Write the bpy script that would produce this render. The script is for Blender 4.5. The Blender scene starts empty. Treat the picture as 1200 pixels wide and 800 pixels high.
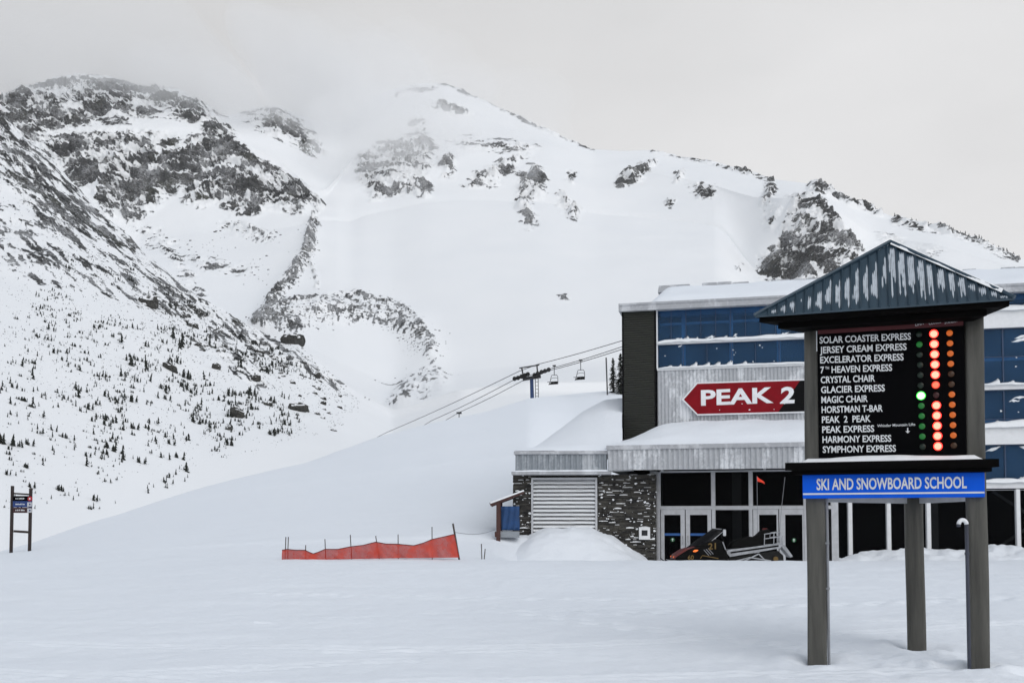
import bpy, math, random
import numpy as np
from mathutils import Vector

# ------------------------------------------------------------------ camera
SC = bpy.context.scene
COL = SC.collection
R = math.radians
EYE = 1.7
FPX = 1167.0                      # focal length in photo pixels (35 mm on a 36 mm frame)
PITCH = R(2.5)
SHIFT = 212.0 - FPX * math.tan(PITCH)
cam_data = bpy.data.cameras.new("camera")
cam_data.sensor_width = 36.0
cam_data.lens = FPX / 1200.0 * 36.0
cam_data.shift_y = SHIFT / 1200.0
cam_data.clip_start = 0.05
cam_data.clip_end = 9000.0
cam = bpy.data.objects.new("camera", cam_data)
COL.objects.link(cam)
cam.location = (0, 0, EYE)
cam.rotation_euler = (R(90) + PITCH, 0, 0)
SC.camera = cam

# ------------------------------------------------------------------ world, sun, exposure
SUN_EL, SUN_AZ = R(44), R(150)    # azimuth from +Y towards +X: soft light from behind right
world = bpy.data.worlds.new("World")
SC.world = world
world.use_nodes = True
nt = world.node_tree
nt.nodes.clear()
wo = nt.nodes.new("ShaderNodeOutputWorld")
bg = nt.nodes.new("ShaderNodeBackground")
sky = nt.nodes.new("ShaderNodeTexSky")
sky.sky_type = 'NISHITA'
sky.sun_disc = False
sky.sun_elevation = SUN_EL
sky.sun_rotation = SUN_AZ
sky.dust_density = 4.0
sky.air_density = 1.0
bw = nt.nodes.new("ShaderNodeHueSaturation")
bw.inputs['Saturation'].default_value = 0.12
# an even layer of cloud: low contrast, soft billows in the direction of view
tc = nt.nodes.new("ShaderNodeTexCoord")
mp = nt.nodes.new("ShaderNodeMapping")
mp.inputs['Scale'].default_value = (1.0, 1.0, 2.2)
nz = nt.nodes.new("ShaderNodeTexNoise")
nz.inputs['Scale'].default_value = 2.3
nz.inputs['Detail'].default_value = 5.0
nz.inputs['Roughness'].default_value = 0.5
def _n(t, **k):
    n_ = nt.nodes.new(t)
    for a_, v_ in k.items(): setattr(n_, a_, v_)
    return n_
rmp = _n("ShaderNodeMapRange"); rmp.inputs[1].default_value = 0.30; rmp.inputs[2].default_value = 0.70
rmp.inputs[3].default_value = 0.90; rmp.inputs[4].default_value = 1.07
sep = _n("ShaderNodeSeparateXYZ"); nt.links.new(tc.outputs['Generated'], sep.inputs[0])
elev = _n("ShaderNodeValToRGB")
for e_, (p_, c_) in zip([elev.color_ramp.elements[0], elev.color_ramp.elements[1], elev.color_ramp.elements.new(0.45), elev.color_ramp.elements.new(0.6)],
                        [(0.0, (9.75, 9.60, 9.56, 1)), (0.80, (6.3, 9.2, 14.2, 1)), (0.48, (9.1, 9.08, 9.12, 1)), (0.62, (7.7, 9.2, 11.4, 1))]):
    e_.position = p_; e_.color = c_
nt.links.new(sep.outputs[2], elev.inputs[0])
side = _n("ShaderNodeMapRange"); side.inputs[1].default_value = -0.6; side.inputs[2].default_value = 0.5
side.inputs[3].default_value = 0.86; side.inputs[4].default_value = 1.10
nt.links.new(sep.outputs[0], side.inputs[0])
mul = _n("ShaderNodeMath", operation='MULTIPLY')
vm = _n("ShaderNodeVectorMath", operation='SCALE')
mx = nt.nodes.new("ShaderNodeMix")
mx.data_type = 'RGBA'
mx.inputs[0].default_value = 0.86
nt.links.new(sky.outputs[0], bw.inputs['Color'])
nt.links.new(tc.outputs['Generated'], mp.inputs[0])
nt.links.new(mp.outputs[0], nz.inputs['Vector'])
nt.links.new(nz.outputs['Fac'], rmp.inputs[0])
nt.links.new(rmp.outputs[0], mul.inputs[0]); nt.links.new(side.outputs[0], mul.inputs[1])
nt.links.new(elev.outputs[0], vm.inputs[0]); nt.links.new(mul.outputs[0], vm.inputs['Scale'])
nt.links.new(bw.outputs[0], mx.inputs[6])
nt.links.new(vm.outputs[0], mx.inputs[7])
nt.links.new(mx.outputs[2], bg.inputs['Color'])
bg.inputs['Strength'].default_value = 0.080
nt.links.new(bg.outputs[0], wo.inputs['Surface'])

sun_data = bpy.data.lights.new("sun", 'SUN')
sun_data.energy = 1.15
sun_data.angle = R(55)
sun_data.color = (1.0, 0.98, 0.96)
sun = bpy.data.objects.new("sun", sun_data)
COL.objects.link(sun)
sd = Vector((math.sin(SUN_AZ) * math.cos(SUN_EL), math.cos(SUN_AZ) * math.cos(SUN_EL), math.sin(SUN_EL)))
sun.rotation_euler = sd.to_track_quat('Z', 'Y').to_euler()

SC.view_settings.view_transform = 'Standard'
SC.view_settings.look = 'None'
SC.view_settings.exposure = 0.11
SC.view_settings.gamma = 1.0
SC.view_settings.use_curve_mapping = False
SC.render.engine = 'CYCLES'
SC.cycles.volume_bounces = 4
SC.cycles.max_bounces = 8
SC.cycles.transparent_max_bounces = 12
SC.cycles.use_denoising = True
SC.cycles.use_adaptive_sampling = False
SC.cycles.sample_clamp_indirect = 2.0

# ------------------------------------------------------------------ picture geometry -> place geometry
CP, SP = math.cos(PITCH), math.sin(PITCH)

def ray(px, py):
    xc = (np.asarray(px, float) - 600.0) / FPX
    yc = (400.0 - np.asarray(py, float) + SHIFT) / FPX
    return xc, CP - yc * SP, yc * CP + SP

def P(px, py, Y):
    dx, dy, dz = ray(px, py)
    t = Y / dy
    return Vector((float(dx * t), float(Y), float(EYE + dz * t)))

# ------------------------------------------------------------------ noise
def _hash(ix, iy, iz, seed):
    h = (ix.astype(np.int64) * 374761393 + iy.astype(np.int64) * 668265263 + iz.astype(np.int64) * 2147483647 + seed * 974711) & 0xffffffff
    h = ((h ^ (h >> 13)) * 1274126177) & 0xffffffff
    h = ((h ^ (h >> 16)) * 2246822519) & 0xffffffff
    return ((h ^ (h >> 15)) & 0xffff) / 65535.0

def vnoise(x, y, z, seed=0):
    x, y, z = np.broadcast_arrays(np.asarray(x, float), np.asarray(y, float), np.asarray(z, float))
    ix, iy, iz = np.floor(x), np.floor(y), np.floor(z)
    fx, fy, fz = x - ix, y - iy, z - iz
    fx, fy, fz = [f * f * f * (f * (f * 6 - 15) + 10) for f in (fx, fy, fz)]
    out = 0.0
    for dx in (0, 1):
        for dy in (0, 1):
            for dz in (0, 1):
                w = (fx if dx else 1 - fx) * (fy if dy else 1 - fy) * (fz if dz else 1 - fz)
                out = out + w * _hash(ix + dx, iy + dy, iz + dz, seed)
    return out

def fbm(x, y, z, octv=4, seed=0, gain=0.5, ridged=False):
    s, a, tot = 0.0, 1.0, 0.0
    x, y, z = np.asarray(x, float), np.asarray(y, float), np.asarray(z, float)
    for k in range(octv):
        n = vnoise(x, y, z, seed + k * 17)
        if ridged:
            n = 1 - np.abs(2 * n - 1)
        s = s + a * n
        tot += a
        a *= gain
        x, y, z = x * 2.03 + 5.1, y * 2.03 + 1.7, z * 2.03 + 9.2
    return s / tot

def smooth(a, b, x):
    t = np.clip((np.asarray(x, float) - a) / (b - a), 0, 1)
    return t * t * (3 - 2 * t)

# ------------------------------------------------------------------ objects
def tag(o, label=None, cat=None, group=None, kind=None):
    if label: o['label'] = label
    if cat: o['category'] = cat
    if group: o['group'] = group
    if kind: o['kind'] = kind
    return o

def thing(name, label, cat, loc=(0, 0, 0), group=None):
    o = bpy.data.objects.new(name, None)
    COL.objects.link(o)
    o.location = loc
    o.empty_display_size = 0.2
    return tag(o, label, cat, group)

def world_loc(o):
    v = Vector((0, 0, 0))
    while o is not None:
        v += o.location
        o = o.parent
    return v

class MB:
    """collects shapes; build() links them as ONE mesh object"""
    def __init__(self, T=None):
        self.v, self.f, self.T, self.m = [], [], T, []
        self.mi = 0
    def add(self, verts, faces):
        n = len(self.v)
        if self.T: verts = [self.T(*p) for p in verts]
        self.v += [tuple(p) for p in verts]
        self.f += [tuple(i + n for i in f) for f in faces]
        self.m += [self.mi] * len(faces)
        return self
    def box(self, x0, x1, y0, y1, z0, z1):
        vs = [(x0,y0,z0),(x1,y0,z0),(x1,y1,z0),(x0,y1,z0),(x0,y0,z1),(x1,y0,z1),(x1,y1,z1),(x0,y1,z1)]
        return self.add(vs, [(0,3,2,1),(4,5,6,7),(0,1,5,4),(1,2,6,5),(2,3,7,6),(3,0,4,7)])
    def rbox(self, x0, x1, y0, y1, z0, z1, b=0.01):
        """box with its vertical and horizontal edges chamfered"""
        prof = [(x0+b,y0),(x1-b,y0),(x1,y0+b),(x1,y1-b),(x1-b,y1),(x0+b,y1),(x0,y1-b),(x0,y0+b)]
        cx, cy = (x0+x1)/2, (y0+y1)/2
        def ins(p):
            return (p[0] + (b if p[0] < cx else -b), p[1] + (b if p[1] < cy else -b))
        rings = [([ins(p) for p in prof], z0), (prof, z0+b), (prof, z1-b), ([ins(p) for p in prof], z1)]
        vs, fs = [], []
        for pr, z in rings: vs += [(p[0], p[1], z) for p in pr]
        for k in range(3):
            for i in range(8):
                j = (i+1) % 8
                fs.append((k*8+i, k*8+j, k*8+8+j, k*8+8+i))
        fs.append(tuple(range(7,-1,-1))); fs.append(tuple(range(24,32)))
        return self.add(vs, fs)
    def prism(self, poly, axis, a, b):
        """polygon in the two other axes, extruded along axis from a to b"""
        n = len(poly)
        def mk(p, t):
            if axis == 'y': return (p[0], t, p[1])
            if axis == 'x': return (t, p[0], p[1])
            return (p[0], p[1], t)
        vs = [mk(p, a) for p in poly] + [mk(p, b) for p in poly]
        fs = [tuple(range(n)), tuple(range(2*n-1, n-1, -1))]
        for i in range(n):
            j = (i+1) % n
            fs.append((i, n+i, n+j, j))
        return self.add(vs, fs)
    def tube(self, pts, r, n=8, caps=True):
        pts = [Vector(p) for p in pts]
        rs = r if isinstance(r, (list, tuple)) else [r] * len(pts)
        vs, fs = [], []
        t0 = (pts[1] - pts[0]).normalized()
        up = Vector((0, 0, 1)) if abs(t0.z) < 0.9 else Vector((1, 0, 0))
        side = t0.cross(up).normalized()
        for i, p in enumerate(pts):
            a = pts[max(i-1, 0)]; b = pts[min(i+1, len(pts)-1)]
            t = (b - a).normalized()
            side = (side - t * side.dot(t)).normalized()
            up2 = side.cross(t)
            for k in range(n):
                an = 2 * math.pi * k / n
                q = p + (side * math.cos(an) + up2 * math.sin(an)) * rs[i]
                vs.append(tuple(q))
        for i in range(len(pts)-1):
            for k in range(n):
                l = (k+1) % n
                fs.append((i*n+k, i*n+l, (i+1)*n+l, (i+1)*n+k))
        if caps:
            fs.append(tuple(range(n-1, -1, -1)))
            fs.append(tuple(range((len(pts)-1)*n, len(pts)*n)))
        return self.add(vs, fs)
    def bar(self, p, q, w, h):
        """rectangular bar between two points; w sideways, h upwards"""
        p, q = Vector(p), Vector(q)
        t = (q - p).normalized()
        up = Vector((0, 0, 1)) if abs(t.z) < 0.95 else Vector((0, 1, 0))
        s = t.cross(up).normalized(); u = s.cross(t)
        vs = []
        for c in (p, q):
            for a, b in ((-1,-1),(1,-1),(1,1),(-1,1)):
                vs.append(tuple(c + s*(a*w/2) + u*(b*h/2)))
        return self.add(vs, [(0,3,2,1),(4,5,6,7),(0,1,5,4),(1,2,6,5),(2,3,7,6),(3,0,4,7)])
    def grid(self, pts):
        """pts[i][j] lattice"""
        n, m = len(pts), len(pts[0])
        vs = [p for row in pts for p in row]
        fs = [(i*m+j, i*m+j+1, (i+1)*m+j+1, (i+1)*m+j) for i in range(n-1) for j in range(m-1)]
        return self.add(vs, fs)
    def build(self, name, mat, parent=None, smooth=False, bevel=0):
        me = bpy.data.meshes.new(name)
        off = world_loc(parent) if parent else Vector((0, 0, 0))
        me.from_pydata([(p[0]-off.x, p[1]-off.y, p[2]-off.z) for p in self.v], [], self.f)
        for mm in (mat if isinstance(mat, (list, tuple)) else [mat]): me.materials.append(mm)
        if any(self.m): me.polygons.foreach_set('material_index', self.m)
        if smooth: me.polygons.foreach_set('use_smooth', [True] * len(me.polygons))
        me.validate()
        # consistent outward normals
        import bmesh
        bm = bmesh.new(); bm.from_mesh(me)
        bmesh.ops.recalc_face_normals(bm, faces=bm.faces)
        bm.to_mesh(me); bm.free()
        me.update()
        o = bpy.data.objects.new(name, me)
        COL.objects.link(o)
        if parent: o.parent = parent
        if bevel:
            b = o.modifiers.new('bevel', 'BEVEL'); b.width = bevel; b.segments = 2; b.limit_method = 'ANGLE'
        return o

def grid_mesh(name, V, nr, nc, mat, attrs=None, smooth_=True):
    """big vertex lattice (nr x nc) as a mesh, quickly"""
    me = bpy.data.meshes.new(name)
    me.vertices.add(nr * nc)
    me.vertices.foreach_set('co', V.reshape(-1).astype(np.float32))
    idx = np.arange(nr * nc).reshape(nr, nc)
    q = np.stack([idx[:-1, :-1], idx[:-1, 1:], idx[1:, 1:], idx[1:, :-1]], -1).reshape(-1, 4)
    me.loops.add(q.size)
    me.loops.foreach_set('vertex_index', q.reshape(-1).astype(np.int32))
    me.polygons.add(len(q))
    me.polygons.foreach_set('loop_start', (np.arange(len(q)) * 4).astype(np.int32))
    if smooth_: me.polygons.foreach_set('use_smooth', np.ones(len(q), bool))
    me.update(calc_edges=True)
    for k, a in (attrs or {}).items():
        at = me.attributes.new(k, 'FLOAT', 'POINT')
        at.data.foreach_set('value', a.reshape(-1).astype(np.float32))
    me.materials.append(mat)
    o = bpy.data.objects.new(name, me)
    COL.objects.link(o)
    return o

# ------------------------------------------------------------------ materials
class NT:
    def __init__(self, name):
        self.m = bpy.data.materials.new(name)
        self.m.use_nodes = True
        self.t = self.m.node_tree
        self.t.nodes.clear()
        self.out = self.n('ShaderNodeOutputMaterial')
    def n(self, typ, **kw):
        nd = self.t.nodes.new(typ)
        for k, v in kw.items():
            if k in nd.inputs.keys(): nd.inputs[k].default_value = v
            else: setattr(nd, k, v)
        return nd
    def l(self, a, b): self.t.links.new(a, b)
    def coord(self, scale=(1, 1, 1)):
        g = self.n('ShaderNodeNewGeometry')
        m = self.n('ShaderNodeMapping')
        m.inputs['Scale'].default_value = scale
        self.l(g.outputs['Position'], m.inputs[0])
        return m.outputs[0]
    def noise(self, vec, scale, detail=4, rough=0.5):
        n = self.n('ShaderNodeTexNoise')
        n.inputs['Scale'].default_value = scale
        n.inputs['Detail'].default_value = detail
        n.inputs['Roughness'].default_value = rough
        if vec is not None: self.l(vec, n.inputs['Vector'])
        return n.outputs['Fac']
    def ramp(self, fac, stops):
        r = self.n('ShaderNodeValToRGB')
        e = r.color_ramp.elements
        while len(e) < len(stops): e.new(0.5)
        for k, (p, c) in enumerate(stops):
            e[k].position = p
            e[k].color = (c, c, c, 1) if isinstance(c, (int, float)) else (*c, 1)
        self.l(fac, r.inputs[0])
        return r.outputs[0]
    def math(self, op, a, b=None, clamp=False):
        m = self.n('ShaderNodeMath', operation=op, use_clamp=clamp)
        for i, x in enumerate((a, b)):
            if x is None: continue
            if isinstance(x, (int, float)): m.inputs[i].default_value = x
            else: self.l(x, m.inputs[i])
        return m.outputs[0]
    def mix(self, fac, a, b):
        m = self.n('ShaderNodeMix', data_type='RGBA')
        for i, x in ((0, fac), (6, a), (7, b)):
            if isinstance(x, (int, float)): m.inputs[i].default_value = x
            elif isinstance(x, tuple): m.inputs[i].default_value = (*x, 1)
            else: self.l(x, m.inputs[i])
        return m.outputs[2]
    def bump(self, h, strength=0.3, dist=0.02, normal=None):
        b = self.n('ShaderNodeBump')
        b.inputs['Strength'].default_value = strength
        b.inputs['Distance'].default_value = dist
        self.l(h, b.inputs['Height'])
        if normal is not None: self.l(normal, b.inputs['Normal'])
        return b.outputs[0]
    def bsdf(self, color, rough=0.6, normal=None, metal=0.0, spec=0.5):
        p = self.n('ShaderNodeBsdfPrincipled')
        if isinstance(color, tuple): p.inputs['Base Color'].default_value = (*color, 1)
        else: self.l(color, p.inputs['Base Color'])
        if isinstance(rough, (int, float)): p.inputs['Roughness'].default_value = rough
        else: self.l(rough, p.inputs['Roughness'])
        p.inputs['Metallic'].default_value = metal
        p.inputs['Specular IOR Level'].default_value = spec
        if normal is not None: self.l(normal, p.inputs['Normal'])
        return p
    def done(self, sh):
        self.l(sh if not hasattr(sh, 'outputs') else sh.outputs[0], self.out.inputs['Surface'])
        return self.m

def simple(name, col, rough=0.6, var=0.15, scale=6.0, bump=0.1, metal=0.0, spec=0.5, stretch=(1, 1, 1)):
    """a plain surface with slight uneven tone and grain"""
    t = NT(name)
    c = t.coord(stretch)
    n1 = t.noise(c, scale, 5, 0.6)
    lo = tuple(x * (1 - var) for x in col); hi = tuple(min(1, x * (1 + var)) for x in col)
    colr = t.ramp(n1, [(0.3, lo), (0.7, hi)])
    n2 = t.noise(c, scale * 9, 4, 0.6)
    rr = t.ramp(n1, [(0.3, max(0, rough - 0.08)), (0.7, min(1, rough + 0.08))])
    return t.done(t.bsdf(colr, rr, t.bump(n2, bump, 0.01), metal, spec))

def mat_snow(name, col=(0.815, 0.85, 0.895), fine=1.0, big=True):
    t = NT(name)
    c = t.coord()
    n1 = t.noise(c, 0.6, 5, 0.55)
    n2 = t.noise(t.coord((1, 2.2, 1)), 7.0, 5, 0.6)
    n3 = t.noise(c, 60.0, 3, 0.6)
    colr = t.ramp(n1, [(0.3, tuple(x * 0.985 for x in col)), (0.7, col)])
    b = t.bump(n1, 0.35 * fine, 0.25)
    b = t.bump(n2, 0.45 * fine, 0.035, b)
    b = t.bump(n3, 0.20 * fine, 0.006, b)
    p = t.bsdf(colr, 0.75, b, 0.0, 0.25)
    return t.done(p)

M = {}
M['snow'] = mat_snow('snow')
M['snow_loose'] = mat_snow('loose snow', (0.85, 0.87, 0.89), 1.6)
M['black'] = simple('black paint', (0.006, 0.006, 0.0065), 0.6, 0.2, 8, spec=0.05)
# ================================================================== THE SETTING: snow field and hill
def knots(tab, px, k):
    xs = [r[0] for r in tab]
    return np.interp(px, xs, [r[k] for r in tab])

CREST = [(-1000, 45, 668), (-300, 46, 655), (0, 50, 643), (40, 55, 632), (120, 62, 604), (200, 70, 578), (340, 88, 540), (450, 108, 505),
         (520, 118, 487), (570, 125, 477), (620, 132, 464), (680, 138, 456), (720, 140, 453), (800, 140, 455), (1000, 140, 480), (1300, 140, 520), (2200, 140, 560)]

def near_profile(px):
    """for one bearing: ground heights against distance"""
    Yc, pyc = knots(CREST, px, 1), knots(CREST, px, 2)
    dx, dy, dz = ray(px, pyc)
    zc = EYE + dz / dy * Yc
    zr = EYE - 43.0 / FPX * 29.0                      # the low rim that hides the foot of the building
    b = smooth(575, 612, px)                          # 1 in front of the building
    b2 = smooth(615, 680, px)
    l = 1 - smooth(0, 330, px)
    zr = zr * (1 - 0.45 * l)
    Ys = [0, 8, 12, 20, 26, 29, 31.5, 36, 50, None, None, None]
    z31 = (zr + 0.15) * (1 - b) + 0.28 * b
    f36 = (36 - 29) / (Yc - 29); f50 = (50 - 29) / (Yc - 29)
    z36 = (zr + (zc - zr) * f36 * 0.75) * (1 - b2) + 0.2 * b2
    f50 = min(f50, 0.94)
    z50 = (zr + (zc - zr) * f50 * 0.92) * (1 - b2) + 0.4 * b2
    return [(0, 0), (8, 0), (12, 0.0), (20, 0.24), (26, zr - 0.05), (29, zr), (31.5, z31), (36, z36), (min(50, Yc * 0.93), z50),
            (Yc, zc), (Yc * 1.12, zc - 1.5 - 0.02 * Yc), (Yc * 1.7, zc - 0.22 * Yc), (Yc * 2.2, zc - 0.34 * Yc)]

pxs = np.concatenate([np.arange(-1000, -20, 20), np.arange(-20, 1220, 3.0), np.arange(1220, 2201, 20)])
Ynear = np.concatenate([np.concatenate([np.arange(2.0, 5, 0.14), np.arange(5.0, 16, 0.06), np.arange(16.0, 34, 0.10)]), np.arange(34, 60, 0.5), np.arange(60, 160, 1.0), np.arange(160, 320, 4.0)])
G = np.zeros((len(Ynear), len(pxs), 3))
for j, px in enumerate(pxs):
    kn = near_profile(px)
    G[:, j, 2] = np.interp(Ynear, [k[0] for k in kn], [k[1] for k in kn])
    G[:, j, 0] = (px - 600) / FPX * Ynear
    G[:, j, 1] = Ynear
def blur_rows(Z, n):
    for _ in range(n):
        Z[1:-1] = 0.25 * Z[:-2] + 0.5 * Z[1:-1] + 0.25 * Z[2:]
blur_rows(G[:, :, 2], 40)
X_, Y_ = G[:, :, 0], G[:, :, 1]
G[:, :, 2] += 0.10 * (fbm(X_ / 5.0, Y_ / 5.0, 0 * X_, 3, 3) - 0.5) * smooth(2, 8, Y_)
G[:, :, 2] += (0.045 * (fbm(X_ / 0.9, Y_ / 1.6, 0 * X_, 3, 8) - 0.5) + 0.022 * (fbm(X_ / 0.22, Y_ / 0.35, 0 * X_, 2, 11) - 0.5)) * (1 - smooth(24, 40, Y_) * 0.8)
G[:, :, 2] += 0.9 * (fbm(X_ / 22.0, Y_ / 22.0, 0 * X_, 3, 21) - 0.5) * smooth(45, 80, Y_)
# trodden snow round the posts of the board
tr = np.exp(-(((X_ - 4.7) / 2.4) ** 2 + ((Y_ - 12.2) / 1.6) ** 2))
G[:, :, 2] += tr * 0.10 * (fbm(X_ / 0.32, Y_ / 0.5, 0 * X_, 3, 31) - 0.55)
# hollows blown out round each post
for hx, hy in ((3.72, 12.2), (5.30, 11.6), (5.40, 13.3), (5.22, 11.45)):
    r_ = np.hypot(X_ - hx, Y_ - hy)
    G[:, :, 2] += -0.07 * np.exp(-(r_ / 0.22) ** 2) + 0.035 * np.exp(-((r_ - 0.45) / 0.16) ** 2)
# wind ripples, old ski tracks and a few lines of footprints
rip = fbm(X_ / 2.6 + Y_ / 5.0, Y_ / 0.55 - X_ / 3.0, 0 * X_, 3, 61) - 0.5
G[:, :, 2] += 0.035 * rip * smooth(4, 9, Y_) * (1 - smooth(24, 30, Y_))
def track(pts, w, d):
    x_, y_ = [p[0] for p in pts], [p[1] for p in pts]
    best = np.full(X_.shape, 9.0)
    for k in range(len(pts) - 1):
        dx_, dy_ = x_[k+1] - x_[k], y_[k+1] - y_[k]
        t_ = np.clip(((X_ - x_[k]) * dx_ + (Y_ - y_[k]) * dy_) / (dx_ * dx_ + dy_ * dy_), 0, 1)
        best = np.minimum(best, np.hypot(X_ - x_[k] - t_ * dx_, Y_ - y_[k] - t_ * dy_))
    return -d * np.exp(-(best / w) ** 2) + 0.4 * d * np.exp(-((best - 2.2 * w) / w) ** 2)
rt = random.Random(44)
for q in range(9):
    x0, y0 = rt.uniform(-6, 9), rt.uniform(9.5, 24); an = rt.uniform(-0.25, 0.35); L = rt.uniform(7, 16); cv = rt.uniform(-0.03, 0.03)
    pts = [(x0 + L * (i / 9 - 0.5) * math.cos(an), y0 + L * (i / 9 - 0.5) * math.sin(an) + cv * (L * (i / 9 - 0.5)) ** 2) for i in range(10)]
    for off in (0.0, 0.22): G[:, :, 2] += track([(a_, b_ + off) for a_, b_ in pts], 0.06, 0.024)
for q in range(3):
    x0, y0, an = ((1.5, 17.0, 0.30), (6.2, 10.6, 2.3), (-5.0, 20.0, -0.10))[q]
    for i in range(26):
        fx_, fy_ = x0 + 0.36 * i * math.cos(an) + (0.10 if i % 2 else -0.10) * math.sin(an), y0 + 0.36 * i * math.sin(an) - (0.10 if i % 2 else -0.10) * math.cos(an)
        m_ = (np.abs(X_ - fx_) < 0.7) & (np.abs(Y_ - fy_) < 0.7)
        r_ = np.hypot((X_[m_] - fx_) / 1.4, Y_[m_] - fy_)
        G[:, :, 2][m_] += -0.055 * np.exp(-(r_ / 0.11) ** 2) + 0.015 * np.exp(-((r_ - 0.22) / 0.08) ** 2)
def ground_z(x, y):
    """height of the built snow field"""
    px = 600 + x / y * FPX
    i = np.searchsorted(Ynear, y) - 1
    j = np.searchsorted(pxs, px) - 1
    fy = (y - Ynear[i]) / (Ynear[i+1] - Ynear[i]); fx = (px - pxs[j]) / (pxs[j+1] - pxs[j])
    Z = G[:, :, 2]
    return float((Z[i, j]*(1-fx) + Z[i, j+1]*fx)*(1-fy) + (Z[i+1, j]*(1-fx) + Z[i+1, j+1]*fx)*fy)
tag(grid_mesh('snow_ground', G, len(Ynear), len(pxs), M['snow']), kind='structure')
# the same field behind the camera and out to the sides
mb = MB(); mb.add([(-900, -900, -0.25), (900, -900, -0.25), (900, 30, -0.25), (-900, 30, -0.25)], [(0, 1, 2, 3)])
tag(mb.build('snow_field', M['snow']), kind='structure')

# ================================================================== THE SETTING: mountain
L0 = [(-700,110,662),(0,110,660),(200,150,612),(450,200,545),(620,230,505),(720,240,495),(900,260,490),(1200,260,505),(1900,260,560)]
L1 = [(-700,330,330),(0,300,318),(60,290,345),(110,280,375),(165,270,405),(230,265,450),(300,255,475),(340,250,490),(400,255,500),(460,270,520),(600,270,488),(720,270,480),(900,280,475),(1200,280,480),(1900,280,540)]
L2 = [(-700,700,-60),(-300,660,10),(0,600,135),(30,580,158),(60,560,185),(85,540,213),(110,520,240),(140,500,268),(165,480,292),(200,460,322),(230,440,345),(265,420,367),(300,400,386),(330,385,399),(345,378,402),(370,360,425),(400,350,455),(460,330,490),(540,310,468),(620,300,462),(720,300,458),(900,300,455),(1200,300,460),(1900,300,520)]
L3 = [(-700,800,-30),(-300,760,50),(0,720,195),(60,680,235),(110,640,275),(165,590,325),(230,540,372),(300,490,398),(345,470,404),(400,450,428),(460,450,455),(540,450,440),(620,450,430),(720,450,425),(900,450,420),(1200,420,400),(1900,400,480)]
L4 = [(-700,900,0),(-300,860,120),(0,820,205),(60,800,230),(100,790,252),(160,770,288),(230,760,275),(300,760,272),(378,765,258),(420,810,255),(450,830,248),(550,850,245),(650,860,262),(750,850,270),(850,800,290),(890,720,318),(960,690,328),(1020,680,320),(1100,640,330),(1200,600,350),(1500,550,420),(1900,500,470)]
L5 = [(-700,980,-20),(-300,960,80),(0,950,142),(60,940,150),(110,930,150),(200,930,148),(240,940,150),(280,930,167),(330,900,195),(378,850,236),(420,1020,180),(500,1060,162),(540,1060,165),(640,1020,180),(700,1000,198),(760,980,203),(850,875,222),(890,810,232),(915,765,232),(960,750,230),(1000,740,258),(1020,760,275),(1100,700,288),(1200,650,318),(1500,600,400),(1900,520,450)]
L6 = [(-700,1100,-40),(-300,1080,60),(0,1090,113),(40,1110,100),(70,1120,90),(95,1130,87),(130,1130,90),(150,1130,97),(165,1130,101),(205,1120,103),(230,1110,117),(250,1100,130),(262,1100,136),(275,1120,134),(300,1150,126),(325,1150,124),(345,1160,133),(370,1200,140),(400,1250,143),(425,1280,124),(450,1300,108),(470,1300,102),(490,1300,98),(520,1300,97),(535,1290,103),(560,1270,115),(600,1230,133),(640,1180,153),(670,1150,166),(695,1130,175),(730,1120,177),(765,1110,176),(800,1090,184),(840,1060,191),(870,1020,199),(900,980,209),(930,930,213),(960,900,217),(1000,880,235),(1050,850,255),(1100,820,266),(1150,800,282),(1190,780,300),(1250,750,325),(1500,700,410),(1900,600,460)]
L7 = [(p, y + 160, q + 70) for p, y, q in L6]
L8 = [(p, y + 600, q + 260) for p, y, q in L6]
LINES = [L0, L1, L2, L3, L4, L5, L6, L7, L8]
ROWS = [95, 110, 22, 110, 110, 75, 8, 5]
mpx = np.concatenate([np.arange(-700, -20, 12), np.arange(-20, 1220, 1.6), np.arange(1220, 1901, 12)])
def lineYZ(tab, sm):
    Y, q = knots(tab, mpx, 1), knots(tab, mpx, 2)
    k = np.exp(-np.linspace(-2, 2, sm) ** 2); k /= k.sum()
    pad = sm // 2
    Y = np.convolve(np.pad(Y, pad, 'edge'), k, 'valid'); q = np.convolve(np.pad(q, pad, 'edge'), k, 'valid')
    dx, dy, dz = ray(mpx, q)
    return Y, EYE + dz / dy * Y
LY, LZ = [], []
for i, tab in enumerate(LINES):
    y, z = lineYZ(tab, 7 if i == 6 else 29 if i in (3, 4, 5) else 15)
    LY.append(y); LZ.append(z)
wl_ = smooth(392, 430, mpx) * (1 - smooth(835, 885, mpx))          # the open bowl is one even sweep of snow
lin_ = LZ[3] + (LZ[5] - LZ[3]) * (LY[4] - LY[3]) / (LY[5] - LY[3])
LZ[4] = LZ[4] * (1 - wl_) + (lin_ - 14) * wl_
rowsY, rowsZ, seg = [], [], []
for i, n in enumerate(ROWS):
    for k in range(n):
        t = k / n
        rowsY.append(LY[i] * (1 - t) + LY[i+1] * t); rowsZ.append(LZ[i] * (1 - t) + LZ[i+1] * t); seg.append(i + t)
rowsY.append(LY[-1]); rowsZ.append(LZ[-1]); seg.append(len(ROWS))
BY, BZ, SEG = np.array(rowsY), np.array(rowsZ), np.array(seg)
cr6 = sum(ROWS[:6])
keep = BZ[cr6].copy()
for n_ in range(60):
    Z0 = BZ.copy()
    BZ[1:-1] = 0.25 * Z0[:-2] + 0.5 * Z0[1:-1] + 0.25 * Z0[2:]
    BZ[cr6] = keep
nr, nc = BY.shape
BX = (mpx[None, :] - 600) / FPX * (BY / CP)          # bearing of each column
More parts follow.
